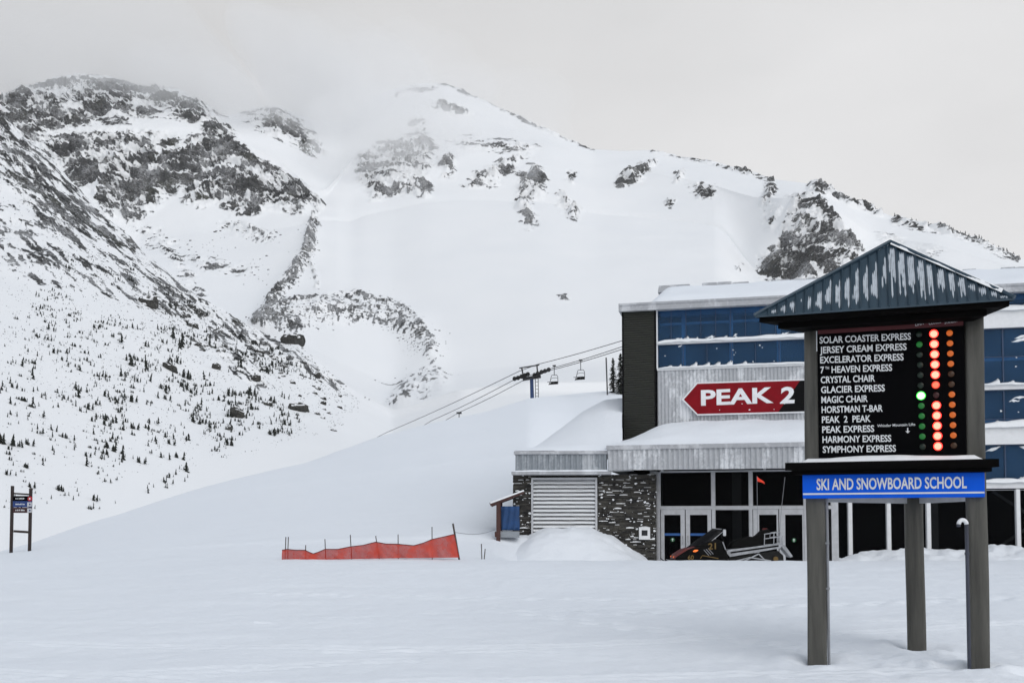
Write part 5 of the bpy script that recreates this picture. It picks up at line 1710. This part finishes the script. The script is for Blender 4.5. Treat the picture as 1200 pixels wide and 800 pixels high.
# rope from the fence to the stand, and two short stakes
mb = MB(); a = fz(890, 93); b = fz(1085, 83)
bb = wz(125, 495)
pts = [(a.x + (bb.x - a.x) * t_, YF + (YB - YF) * t_, a.z + (bb.z - a.z) * t_ - 0.10 * math.sin(math.pi * t_)) for t_ in np.linspace(0, 1, 14)]
mb.tube(pts, 0.008, 5); rope = mb.build('rope', M['pipe'])
tag(rope, 'thin rope strung from the last fence pole to the timber stand', 'rope')
for k, (xa, ya, xb, lab) in enumerate(((1015, 148, 1018, 'taller of two thin wooden stakes beside the timber stand'), (1033, 172, 1026, 'shorter leaning wooden stake beside the timber stand'))):
    a, b = fz(xa, ya), fz(xb, 215); mb = MB(); mb.tube([(a.x, YF + 0.3, a.z), (b.x, YF + 0.3, b.z - 0.2)], 0.016, 6)
    tag(mb.build('stake', M['bamboo']), lab, 'stake', 'stakes beside the timber stand')
# ================================================================== TRAIL SIGN at the far left
YT = 42.0
def tz(zx, zy): return P(zx / 6.667, 540 + zy / 6.667, YT)
M['sign_navy'] = simple('navy sign panel', (0.010, 0.035, 0.15), 0.5, 0.15, 4, 0.02)
M['sign_maroon'] = simple('maroon sign panel', (0.035, 0.008, 0.010), 0.5, 0.15, 4, 0.02)
M['sign_crimson'] = simple('crimson disc', (0.35, 0.012, 0.02), 0.5, 0.1, 4, 0.02)
M['brown_post'] = simple('very dark brown post', (0.020, 0.011, 0.009), 0.7, 0.3, 4, 0.2)
b0 = tz(170, 690)
tsign = thing('trail_sign', 'dark ladder-shaped trail sign with small blue panel standing at the slope edge', 'sign', (b0.x, YT, b0.z))
for x, y0, y1 in ((98, 193, 695), (241, 212, 668)):
    a, b = tz(x, y0), tz(x - 2, y1); mb = MB(); mb.rbox(a.x - 0.055, a.x + 0.055, YT - 0.055, YT + 0.055, b.z - 0.5, a.z, 0.012); mb.build('post', M['brown_post'], tsign)
for y0, y1 in ((246, 259), (538, 556)):
    a, b = tz(108, y0), tz(232, y0 + 8); h = (y1 - y0) / 6.667 / FPX * YT
    mb = MB(); mb.bar((a.x, YT, a.z - h / 2), (b.x, YT, b.z - h / 2), 0.05, h); mb.build('rail', M['brown_post'], tsign)
for (y0, y1, mt_, disc) in ((272, 304, 'board_black', 'sign_crimson'), (312, 352, 'sign_navy', 'frame'), (362, 396, 'sign_maroon', 'frame')):
    a, b = tz(108, y0), tz(255, y1 + 8)
    mb = MB(); mb.rbox(a.x, b.x, YT - 0.085, YT - 0.06, b.z, a.z, 0.006); pn = mb.build('panel', M[mt_], tsign)
    c1 = tz(243, (y0 + y1) / 2 + 6)
    mb = MB()
    if disc == 'sign_crimson': mb.tube([(c1.x, YT - 0.087, c1.z), (c1.x, YT - 0.096, c1.z)], 0.105, 18)
    else: mb.rbox(c1.x - 0.12, c1.x + 0.07, YT - 0.094, YT - 0.086, c1.z - 0.09, c1.z + 0.09, 0.003)
    e_ = mb.build('end_badge', M[disc], pn)
    mb = MB(); mb.tube([(c1.x - 0.01, YT - 0.0965, c1.z), (c1.x - 0.01, YT - 0.102, c1.z)], 0.035, 10); mb.build('badge_mark', M['sign_white'] if disc == 'sign_crimson' else M['sign_navy'], pn)
    rnd = random.Random(y0); x = a.x + 0.12
    mb = MB()
    while x < b.x - 0.32:
        w = rnd.uniform(0.02, 0.04); zz = (a.z + b.z) / 2; mb.box(x, x + w, YT - 0.0905, YT - 0.0862, zz - 0.03, zz + 0.03 * rnd.uniform(0.3, 1)); x += w + rnd.choice((0.012, 0.012, 0.04))
    mb.build('lettering', M['letter'], pn)
# ================================================================== CHAIRLIFT
YL = 139.0
def lz(zx, zy, Y=YL): return P(440 + zx / 4.0, 390 + zy / 4.0, Y)
M['tower_blue'] = simple('blue tower paint', (0.012, 0.040, 0.13), 0.5, 0.2, 1, 0.02)
M['steel'] = simple('dark steel', (0.030, 0.031, 0.034), 0.5, 0.25, 2, 0.05)
b0 = lz(738, 292)
tower = thing('lift_tower', 'blue steel chairlift tower with wheel trains standing behind the snowy crest', 'lift tower', (b0.x, YL, b0.z - 3))
mb = MB(); a, b = lz(732, 212), lz(738, 300); mb.tube([(a.x, YL, a.z), (b.x, YL, b.z - 4)], [0.25, 0.30], 14); mb.build('column', M['tower_blue'], tower, smooth=False)
mb = MB(); a, b = lz(749, 215), lz(752, 300); mb.tube([(a.x, YL - 0.3, a.z), (b.x, YL - 0.3, b.z - 4)], 0.05, 5); mb.tube([(a.x + 0.4, YL - 0.3, a.z), (b.x + 0.4, YL - 0.3, b.z - 4)], 0.05, 5)
zz = lz(749, 215).z
for k in range(24): mb.tube([(a.x + 0.02, YL - 0.3, zz - k * 0.5), (a.x + 0.42, YL - 0.3, zz - k * 0.5)], 0.03, 4)
mb.build('ladder', M['steel'], tower)
mb = MB(); a, b = lz(690, 217), lz(775, 203); mb.bar((a.x, YL, a.z), (b.x, YL, b.z), 0.5, 0.45); mb.build('crossarm', M['steel'], tower)
mb = MB(); a, b = lz(674, 165), lz(768, 150); mb.bar((a.x, YL, a.z), (b.x, YL, b.z), 0.25, 0.16)
for (p_, q_) in (((686,165),(692,200)), ((757,152),(760,195))):
    a, b = lz(*p_), lz(*q_); mb.bar((a.x, YL, a.z), (b.x, YL, b.z), 0.2, 0.2)
mb.build('lifting_frame', M['steel'], tower)
for lst in ([(652,217),(668,213),(684,207),(700,201),(714,196)], [(745,200),(760,193),(778,186),(794,181),(811,175)]):
    mb = MB(); a, b = lz(*lst[0]), lz(*lst[-1]); mb.bar((a.x, YL - 0.5, a.z - 0.1), (b.x, YL - 0.5, b.z - 0.1), 0.15, 0.28)
    tr_ = mb.build('sheave_train', M['steel'], tower)
    for q in lst:
        a = lz(*q); mb = MB(); mb.tube([(a.x, YL - 0.7, a.z), (a.x, YL - 0.4, a.z)], 0.30, 12); mb.build('sheave', M['rubber'], tr_)
def cable(pts, r):
    P_ = [Vector(p) for p in pts]; out = []
    for i in range(len(P_) - 1):
        L = (P_[i+1] - P_[i]).length
        for t_ in np.linspace(0, 1, 14)[:-1]:
            q = P_[i] * (1 - t_) + P_[i+1] * t_; out.append((q.x, q.y, q.z - L * 0.004 * math.sin(math.pi * t_)))
    out.append(tuple(P_[-1]))
    mb = MB(); mb.tube(out, r, 6); return mb
C1 = [P(385, 538, 230), P(453, 506.5, 185), lz(672, 180), lz(757, 148, 138.0), P(731, 398.5, 118), P(800, 372, 100)]
C2 = [P(440, 530, 215), P(506, 492.5, 178), lz(645, 222), lz(811, 170, 137.5), P(731, 405.5, 116), P(800, 380, 98)]
C3 = [P(470, 520, 215), P(538, 483, 172), lz(688, 225), lz(815, 176, 137), P(731, 408.5, 114), P(800, 384, 96)]
for pts, lab in ((C1, 'topmost of three thin cables running over the blue lift tower'), (C2, 'middle cable of the chairlift carrying the two chairs'), (C3, 'lowest cable of the chairlift behind the snowy crest')):
    tag(cable(pts, 0.045).build('lift_cable', M['steel'], smooth=True), lab, 'cable', 'cables of the chairlift')
def chair(px_z, py_z, Y, lab, yaw, sc=1.0):
    """two-seat chair hanging from its grip; px, py in the picture crop"""
    g = lz(px_z, py_z, Y)
    ch = thing('lift_chair', lab, 'chairlift chair', (g.x, Y, g.z), 'chairs on the lift cable')
    ca, sa = math.cos(R(yaw)), math.sin(R(yaw))
    def T(x, y, z): x, y, z = x * sc, y * sc, z * sc; return (g.x + x * ca - y * sa, Y + x * sa + y * ca, g.z + z)
    mb = MB(T); mb.box(-0.22, 0.22, -0.08, 0.08, -0.10, 0.10); mb.tube([(0, 0, 0), (0, 0, -1.25)], 0.05, 8); mb.build('hanger', M['steel'], ch)
    mb = MB(T)
    mb.tube([(-0.62, -0.45, -2.55), (-0.60, -0.1, -2.3), (-0.50, 0.05, -1.5), (-0.36, 0, -1.25), (0.36, 0, -1.25), (0.50, 0.05, -1.5), (0.60, -0.1, -2.3), (0.62, -0.45, -2.55)], 0.04, 8)
    mb.tube([(-0.62, -0.45, -2.55), (0.62, -0.45, -2.55)], 0.035, 6)
    mb.tube([(-0.55, 0.0, -1.75), (-0.2, 0.02, -1.62), (0.2, 0.02, -1.62), (0.55, 0.0, -1.75)], 0.03, 6)
    mb.build('bail', M['steel'], ch)
    mb = MB(T); mb.rbox(-0.58, 0.58, -0.42, 0.08, -2.50, -2.38, 0.03); mb.build('seat', M['vinyl'], ch)
    mb = MB(T); mb.rbox(-0.56, 0.56, 0.02, 0.10, -2.36, -2.12, 0.03); mb.build('backrest', M['vinyl'], ch)
    mb = MB(T); mb.tube([(-0.62, -0.1, -2.2), (-0.68, -0.75, -2.25), (0.68, -0.75, -2.25), (0.62, -0.1, -2.2)], 0.03, 6)
    mb.tube([(-0.3, -0.75, -2.25), (-0.3, -0.85, -2.6)], 0.025, 6); mb.tube([(0.3, -0.75, -2.25), (0.3, -0.85, -2.6)], 0.025, 6)
    mb.build('safety_bar', M['steel'], ch)
    return ch
chair(838, 154, 133, 'lift chair hanging next to the blue tower', -28)
chair(962, 128, 127, 'lift chair hanging midway between the tower and the building', -28)
g = P(538, 483, 172)
tag(MB().box(g.x - 0.45, g.x + 0.45, 171.8, 172.2, g.z - 0.25, g.z + 0.05).tube([(g.x, 172, g.z), (g.x, 172, g.z - 2)], 0.08, 6).build('cable_grip', M['steel']), 'small dark grip on the lowest cable at the snowy crest', 'grip')
# pole by the conifers
a, b = P(710.3, 419, 128), P(711.8, 444, 128)
tag(MB().tube([(a.x, 128, a.z), (b.x + 0.02, 128, b.z - 3)], 0.09, 8).build('marker_pole', M['steel']), 'thin dark pole standing left of the two tall conifers', 'pole')

# ================================================================== TREES
t = NT('dark conifer needles'); c_ = t.coord()
M['needle'] = t.done(t.bsdf(t.ramp(t.noise(c_, 1.7, 4, 0.6), [(0.3, (0.010, 0.014, 0.010)), (0.7, (0.030, 0.038, 0.026))]), 0.8, None, 0, 0.15))
M['needle_far'] = simple('stunted conifer needles', (0.022, 0.026, 0.021), 0.85, 0.45, 0.5, 0.0, spec=0.1)
M['bark'] = simple('grey brown bark', (0.045, 0.038, 0.032), 0.9, 0.3, 6, 0.4)
def big_conifer(px, y_top, y_base, Y, wid, lab, seed):
    b = P(px, y_base, Y); tp = P(px, y_top, Y); h = tp.z - b.z
    tr_ = thing('conifer', lab, 'tree', (b.x, Y, b.z), 'conifers beside the dark siding')
    rnd = random.Random(seed)
    mb = MB(); mb.tube([(b.x, Y, b.z - 1.0), (b.x + 0.05, Y, b.z + h * 0.5), (b.x, Y, tp.z)], [0.13, 0.08, 0.015], 7); mb.build('trunk', M['bark'], tr_)
    mb = MB()
    z = 0.05
    while z < 0.985:
        lay = (1 - z) ** 0.8 * wid * (0.55 + 0.5 * rnd.random()) + 0.10
        for k in range(rnd.randint(5, 8)):
            a = rnd.uniform(0, 6.283); L = lay * rnd.uniform(0.5, 1.1)
            base = Vector((b.x, Y, b.z + z * h)); d = Vector((math.cos(a), math.sin(a), -0.35 + 0.5 * z))
            s = d.cross(Vector((0, 0, 1))).normalized()
            n = 5
            for q in range(n):
                t0 = q / n; w = L * 0.26 * (1 - t0) + 0.04
                p0 = base + d * L * t0; droop = Vector((0, 0, -0.12 * L * t0 * t0))
                p1 = base + d * L * (t0 + 0.34) + droop
                j1 = Vector((rnd.uniform(-.05, .05), rnd.uniform(-.05, .05), rnd.uniform(-.14, .02)))
                mb.add([p0 + droop, p1 + s * w + j1, p1 + d * w * 0.7, p1 - s * w + j1], [(0, 1, 2, 3)])
        z += rnd.uniform(0.014, 0.03)
    mb.build('crown', M['needle'], tr_)
big_conifer(718.5, 419, 462, 131, 0.75, 'slender open conifer left of the dark sided building', 1)
big_conifer(727.5, 413, 462, 129, 1.15, 'denser dark conifer touching the edge of the dark siding', 2)
big_conifer(734.5, 420, 462, 132, 1.1, 'conifer half hidden behind the dark siding of the building', 3)

# where the hillside is: built points of the mountain, by their place in the photo
n2 = sum(ROWS[:2])
FP = W3[:n2]; FU, FV = project(FP[..., 0], FP[..., 1], FP[..., 2])
fu, fv, fp = FU.reshape(-1), FV.reshape(-1), FP.reshape(-1, 3)
BP = W3[n2 + 20:cr6 + 1]; BU, BV = project(BP[..., 0], BP[..., 1], BP[..., 2])
bu, bv, bp = BU.reshape(-1), BV.reshape(-1), BP.reshape(-1, 3)
def on_front(px, py):
    k = int(np.argmin((fu - px) ** 2 + (fv - py) ** 2)); return Vector(fp[k])
def on_back(px, py):
    k = int(np.argmin((bu - px) ** 2 + (bv - py) ** 2)); return Vector(bp[k])
def spire_geo(seed, w, lean=0.0, snowy=False):
    """small ragged conifer one unit high"""
    rnd = random.Random(seed); V_, F_ = [], []
    z, step = 0.0, 0
    while z < 0.93:
        r_ = w * (1 - z) ** 0.75 * rnd.uniform(0.65, 1.25) + 0.02; hh = rnd.uniform(0.16, 0.26); n = 7; o = len(V_)
        ox, oy = rnd.uniform(-.25, .25) * r_, rnd.uniform(-.25, .25) * r_
        for k in range(n):
            a = 6.283 * k / n + rnd.uniform(-.3, .3); q = r_ * (1.25 if k % 2 else 0.55) * rnd.uniform(0.7, 1.2)
            V_.append((ox + q * math.cos(a) + lean * z, oy + q * math.sin(a), z + rnd.uniform(-.05, .03)))
        V_.append((ox * 0.4 + lean * (z + hh), oy * 0.4, min(1.0, z + hh)))
        for k in range(n): F_.append((o + k, o + (k + 1) % n, o + n))
        z += hh * rnd.uniform(0.45, 0.7)
    return V_, F_
def clump_geo(seed):
    rnd = random.Random(seed); V_, F_ = [], []
    for k in range(rnd.randint(4, 7)):
        v_, f_ = spire_geo(seed * 31 + k, rnd.uniform(0.16, 0.30), rnd.uniform(-.15, .15))
        sc = rnd.uniform(0.35, 1.0); ox, oy = rnd.uniform(-.75, .75), rnd.uniform(-.4, .4); o = len(V_)
        V_ += [(p[0] * sc + ox, p[1] * sc + oy, p[2] * sc - 0.05) for p in v_]; F_ += [tuple(i + o for i in f) for f in f_]
    return V_, F_
def proto(name, geo):
    me = bpy.data.meshes.new(name); me.from_pydata(geo[0], [], geo[1]); me.materials.append(M['needle_far']); return me
SPIRES = [spire_geo(i, 0.13 + 0.03 * (i % 3), 0.06 * (i % 4 - 1.5)) for i in range(8)]
CLUMPS = [clump_geo(i + 50) for i in range(8)]
SP_M = [proto('hillside_conifer', g) for g in SPIRES]; CL_M = [proto('conifer_clump', g) for g in CLUMPS]
def plant(mesh, pos, h, wfac, name, label, cat, group, rz):
    o = bpy.data.objects.new(name, mesh); COL.objects.link(o)
    o.location = pos - Vector((0, 0, 0.08 * h)); o.scale = (h * wfac, h * wfac, h); o.rotation_euler = (0, 0, rz)
    return tag(o, label, cat, group)
rnd = random.Random(2024)
LS = 'small stunted dark conifer standing alone on the snowy hillside'
LC_ = 'low dark clump of stunted conifers on the snowy hillside'
HAND = [(26.6,430,13,0),(40,443,15,0),(92,466,17,0),(38,477,14,0),(11,474,10,0),(142,441,12,0),(161,430,16,1),(110,508,9,0),(177,496,10,1),(156,502,9,1),(44,488,10,1),(185,466,9,0),(177,448,12,0),(5,517,15,1),(135,400,12,1),
        (214,407,20,0),(210,408,14,0),(202,396,15,0),(283,430,15,0),(279,430,10,0),(239,445,12,0),(246,405,11,0),(253,408,8,0),(294,478,9,0),(219,552,13,0),(214,538,12,1),(221,517,13,1),(142,531,14,1),(164,541,9,1),(193,537,9,1),(324,508,10,1),(318,509,8,1),(330,507,8,1),
        (135,495,12,1),(125,497,8,1),(227,494,12,0),(235,497,11,0),(246,501,10,0),(295,480,9,0),(317,497,8,0),(341,508,8,0),(178,496,10,1),(52,385,9,1),(46,396,9,1),(104,480,9,1),(64,413,7,1),(118,420,8,1),(78,423,8,1),(225,460,8,1),(262,470,9,1),(268,488,8,1),
        (330,465,8,0),(334,467,7,0),(338,468,7,0),(250,452,7,1),(306,468,7,1),(200,520,8,1),(18,520,8,1),(33,522,9,1),(75,512,7,1),(60,505,8,0),(149,467,7,1),(12,540,5,1),(30,545,5,1)]
used = []
cnt = 0
for px, py, hp, cl in HAND:
    q = on_front(px, py); h = hp * q.y / FPX
    if cl: plant(rnd.choice(CL_M), q, h, 0.95, 'conifer_clump', LC_, 'shrub', 'stunted conifer clumps on the hillside', rnd.uniform(-.4, .4))
    else: plant(rnd.choice(SP_M), q, h, 1.1, 'hillside_conifer', LS, 'tree', 'small conifers on the hillside', rnd.uniform(0, 6))
    cnt += 1
# many more, thick in some places and thin in others
cand = []
dens_pts = np.stack([fu, fv], 1)
ok = (fu > -15) & (fu < 420) & (fv > 300) & (fv < 600)
idx = np.nonzero(ok)[0]
rng = np.random.default_rng(5)
pick = rng.choice(idx, 30000)
uu, vv = fu[pick], fv[pick]
dn = fbm(uu / 26.0, vv / 18.0, 0 * uu, 3, 201)
lim = 0.44 + 0.16 * smooth(470, 590, vv) + 0.20 * smooth(230, 340, uu) * smooth(420, 460, vv) + 0.08 * smooth(250, 380, uu) - 0.03 * smooth(330, 420, vv)
crest_y = np.interp(uu, [0, 60, 110, 165, 230, 300, 340, 420], [240, 270, 290, 315, 360, 400, 415, 500])
lo_y = np.interp(uu, [0, 120, 200, 340, 420], [640, 600, 574, 530, 505])
good = (vv > crest_y) & (vv < lo_y - 4) & (dn > lim)
pick = pick[good]; pick = pick[rng.random(len(pick)) < 0.55][:1500]
mbx = MB(); small = 0
for k in pick:
    u0, v0 = fu[k], fv[k]; q = Vector(fp[k])
    base = np.interp(v0, [300, 400, 480, 560], [2.8, 4.2, 5.5, 5.5])
    hp = base * rng.lognormal(0, 0.34)
    h = hp * q.y / FPX
    cl = rng.random() < 0.50
    if hp > 5.2 and cnt < 296:
        if cl: plant(rnd.choice(CL_M), q, h, 0.85, 'conifer_clump', LC_, 'shrub', 'stunted conifer clumps on the hillside', rnd.uniform(-.6, .6))
        else: plant(rnd.choice(SP_M), q, h, 1.1, 'hillside_conifer', LS, 'tree', 'small conifers on the hillside', rnd.uniform(0, 6))
        cnt += 1
    else:
        g = rnd.choice(CLUMPS if cl else SPIRES); h *= 0.8
        mbx.add([(q.x + p[0] * h, q.y + p[1] * h, q.z + (p[2] - 0.06) * h) for p in g[0]], g[1]); small += 1
# finer scrub and stones showing through all over the slope
ok2 = idx[rng.choice(len(idx), 12000)]
uu, vv = fu[ok2], fv[ok2]
g2 = (vv > np.interp(uu, [0, 60, 110, 165, 230, 300, 340, 420], [225, 255, 285, 300, 345, 385, 400, 470])) & (vv < np.interp(uu, [0, 120, 200, 340, 420], [600, 575, 560, 520, 490]))
g2 &= (fbm(uu / 14.0, vv / 10.0, 0 * uu, 3, 231) + 0.12 * (rng.random(len(uu)) - 0.5) > 0.40 + 0.12 * smooth(450, 580, vv) + 0.06 * smooth(60, 200, uu))
for k in ok2[g2][:4200]:
    q = Vector(fp[k]); h = rng.uniform(1.3, 4.0) * q.y / FPX; g = rnd.choice(CLUMPS)
    mbx.add([(q.x + p[0] * h, q.y + p[1] * h, q.z + (p[2] * 0.7 - 0.06) * h) for p in g[0][:16]], [f for f in g[1] if max(f) < 16]); small += 1
if small:
    me = bpy.data.meshes.new('scrub'); me.from_pydata(mbx.v, [], mbx.f); me.materials.append(M['needle_far'])
    o = bpy.data.objects.new('scrub', me); COL.objects.link(o); tag(o, kind='stuff')
# trees on the far right skyline
rk_ = random.Random(8)
row6 = W3[cr6]; ru, rv = project(row6[:, 0], row6[:, 1], row6[:, 2])
for px, hp in [(966,4),(1011,9),(1014,6),(1018,5),(1049,8),(1053,4),(1068,4),(1074,3),(1088,4),(1100,5),(1104,6),(1112,6),(1118,4),(1126,5),(1131,6),(1136,5),(1142,7),(1147,8),(1151,6),(1158,5),(1164,6),(1170,6),(1175,5),(1181,7),(1188,6),(1194,5)]:
    j = int(np.argmin(np.abs(ru - px))); q = Vector(row6[j])
    plant(rk_.choice(SP_M), q, (hp * 0.62 + 1.0) * q.y / FPX, 1.3, 'ridge_conifer', 'tiny dark conifer on the skyline of the right ridge', 'tree', 'conifers along the right ridge', rk_.uniform(0, 6))

# ================================================================== BOULDERS
t = NT('boulder stone with snow on top')
g_ = t.n('ShaderNodeNewGeometry'); sx_ = t.n('ShaderNodeSeparateXYZ'); t.l(g_.outputs['Normal'], sx_.inputs[0])
nzz = t.noise(t.coord(), 0.9, 4, 0.6)
msk = t.ramp(t.math('ADD', sx_.outputs['Z'], t.math('MULTIPLY', t.math('SUBTRACT', nzz, 0.5), 0.9)), [(0.55, 0.0), (0.68, 1.0)])
M['boulder'] = t.done(t.bsdf(t.mix(msk, t.ramp(t.noise(t.coord(), 1.6, 4, 0.6), [(0.3, (0.020, 0.020, 0.019)), (0.7, (0.070, 0.068, 0.060))]), (0.84, 0.85, 0.87)), 0.9, t.bump(nzz, 0.5, 0.3), 0, 0.15))
def boulder_geo(seed, sub=2):
    import bmesh
    bm = bmesh.new(); bmesh.ops.create_icosphere(bm, subdivisions=sub, radius=1.0)
    rnd = random.Random(seed); off = rnd.uniform(0, 50)
    V_ = []
    for v in bm.verts:
        k = 0.50 + 0.85 * float(fbm(v.co.x * 1.7 + off, v.co.y * 1.7, v.co.z * 1.7, 4, seed, 0.6, True)) * 0.9
        c = v.co * k
        n_ = Vector((rnd.gauss(0, .035), rnd.gauss(0, .035), rnd.gauss(0, .035))); c = c + n_
        c = Vector((c.x - 0.25 * c.z, c.y, max(-0.6, c.z if c.z < 0.55 else 0.55 + (c.z - 0.55) * 0.5)))
        V_.append(tuple(c))
    F_ = [tuple(v.index for v in f.verts) for f in bm.faces]; bm.free()
    return V_, F_
BG = [boulder_geo(i + 3, 3) for i in range(6)]; BG1 = [boulder_geo(i + 30, 1) for i in range(6)]
BM_ = []
for g in BG:
    me = bpy.data.meshes.new('boulder'); me.from_pydata(g[0], [], g[1]); me.materials.append(M['boulder']); BM_.append(me)
BIG = [(343,400,23,14,0,'largest dark boulder perched at the lower end of the hillside crest'),(278,488,15,13,0,'pale rounded boulder low on the slope left of the lift cables'),(350,480,19,11,0,'flat leaning boulder at the right foot of the hillside'),
       (173,357,20,15,0,'big dark boulder halfway along the hillside crest'),(199,433,15,8,0,'flat dark boulder beside the tallest hillside conifers'),(268,503,8,6,0,'small boulder just below the pale rounded boulder'),
       (315,474,9,6,0,'small dark boulder above the flat leaning boulder'),(300,445,10,7,0,'dark boulder among trees under the crest end'),(253,432,9,7,0,'rounded boulder left of the leaning pair of trees'),(371,441,9,8,0,'dark boulder at the tail of the scree right of the largest boulder')]
for px, py, w, hh, _, lab in BIG:
    q = on_front(px, py) if not (px in (345,)) else on_back(px, py)
    s = q.y / FPX
    o = bpy.data.objects.new('boulder', BM_[(int(px) * 7) % 6]); COL.objects.link(o)
    o.location = q + Vector((0, 0, hh * s * 0.12)); o.scale = (w * s * 0.62, w * s * 0.55, hh * s * 0.85); o.rotation_euler = (0, R(rnd.uniform(-12, 25)), rnd.uniform(0, 6))
    tag(o, lab, 'boulder')
LB = 'small dark stone lying in the snow below the hillside crest'
for k in range(70):
    tt = rnd.random(); px = 200 + 200 * tt + rnd.gauss(0, 6); py = np.interp(px, [200, 300, 345, 400], [350, 412, 428, 468]) + abs(rnd.gauss(0, 22)) - 6
    q = on_front(px, py); s = q.y / FPX; w = rnd.uniform(2.5, 6.5)
    o = bpy.data.objects.new('stone', rnd.choice(BM_)); COL.objects.link(o); o.location = q; o.scale = (w * s * 0.7, w * s * 0.6, w * s * 0.5); o.rotation_euler = (0, R(rnd.uniform(-20, 30)), rnd.uniform(0, 6))
    tag(o, LB, 'stone', 'stones below the hillside crest')
# loose rubble: moraines and scree
mbx = MB()
def scatter(poly, n, wmin, wmax, front, width):
    for k in range(n):
        i = rnd.randrange(len(poly) - 1); t_ = rnd.random()
        px = poly[i][0] + (poly[i+1][0] - poly[i][0]) * t_ + rnd.gauss(0, width); py = poly[i][1] + (poly[i+1][1] - poly[i][1]) * t_ + rnd.gauss(0, width * 0.7)
        q = on_front(px, py) if front else on_back(px, py)
        s = q.y / FPX; w = wmin * (wmax / wmin) ** (rnd.random() ** 2.2); g = rnd.choice(BG1); a = rnd.uniform(0, 6); ca, sa = math.cos(a), math.sin(a)
        sx, sy, sz_ = w * s * 0.75, w * s * 0.6, w * s * rnd.uniform(0.35, 0.6)
        mbx.add([(q.x + (p[0] * ca - p[1] * sa) * sx, q.y + (p[0] * sa + p[1] * ca) * sy, q.z + p[2] * sz_) for p in g[0]], g[1])
scatter([(366,268),(360,300),(345,322),(325,348),(308,376)], 300, 0.7, 2.3, False, 7)
scatter([(308,380),(345,368),(420,358),(470,374),(500,408)], 700, 0.7, 2.3, False, 12)
scatter([(462,490),(478,465),(508,448)], 330, 0.7, 2.3, False, 14)
scatter([(485,380),(510,395),(515,412)], 24, 1.0, 4.0, False, 7)
scatter([(0,200),(60,250),(120,300),(200,350),(300,410),(345,425),(400,455)], 520, 0.8, 2.8, True, 16)
scatter([(60,290),(140,330),(230,400),(330,440)], 300, 0.7, 2.2, True, 26)
scatter([(170,280),(260,300),(310,320)], 70, 0.9, 2.8, False, 14)
scatter([(250,265),(300,275),(320,280)], 50, 0.9, 3.0, False, 6)
me = bpy.data.meshes.new('rubble'); me.from_pydata(mbx.v, [], mbx.f); me.materials.append(M['boulder'])
o = bpy.data.objects.new('rubble', me); COL.objects.link(o); tag(o, kind='stuff')
# ================================================================== THE AIR
def volume_mat(name, density, col=(0.99, 0.99, 0.99), aniso=0.0):
    m = bpy.data.materials.new(name); m.use_nodes = True
    t = m.node_tree; t.nodes.clear()
    o = t.nodes.new('ShaderNodeOutputMaterial'); p = t.nodes.new('ShaderNodeVolumePrincipled')
    p.inputs['Color'].default_value = (*col, 1); p.inputs['Density'].default_value = density
    p.inputs['Anisotropy'].default_value = aniso
    t.links.new(p.outputs[0], o.inputs['Volume'])
    return m
mb = MB(); mb.box(-2600, 2600, -950, 2300, -330, 760)
tag(mb.build('haze', volume_mat('haze', 0.00007)), kind='stuff')

def cloud(px, py, Y, rx, ry, rd, dens, seed):
    import bmesh
    bm = bmesh.new(); bmesh.ops.create_icosphere(bm, subdivisions=5, radius=1.0)
    c = P(px, py, Y)
    for v in bm.verts:
        n = float(fbm(v.co.x * 1.2 + seed, v.co.y * 1.2, v.co.z * 1.2, 2, seed))
        k = 0.62 + 0.75 * n
        v.co = Vector((v.co.x * k * rx * Y / FPX, v.co.y * k * rd, v.co.z * k * ry * Y / FPX)) + c
    me = bpy.data.meshes.new('cloud'); bm.to_mesh(me); bm.free()
    me.materials.append(volume_mat('cloud', dens))
    o = bpy.data.objects.new('cloud', me); COL.objects.link(o)
    tag(o, kind='stuff')
cloud(392, 134, 1190, 70, 30, 260, 0.0094, 3)
cloud(430, 140, 1220, 90, 42, 220, 0.0037, 5)
cloud(110, 90, 1060, 200, 36, 240, 0.0060, 9)
cloud(262, 134, 1060, 95, 26, 200, 0.0060, 12)
cloud(480, 112, 1280, 90, 26, 160, 0.0050, 21)
cloud(455, 188, 1000, 120, 60, 140, 0.0063, 15)
cloud(560, 150, 1100, 120, 40, 140, 0.0028, 16)
cloud(330, 150, 1080, 70, 30, 160, 0.0032, 18)
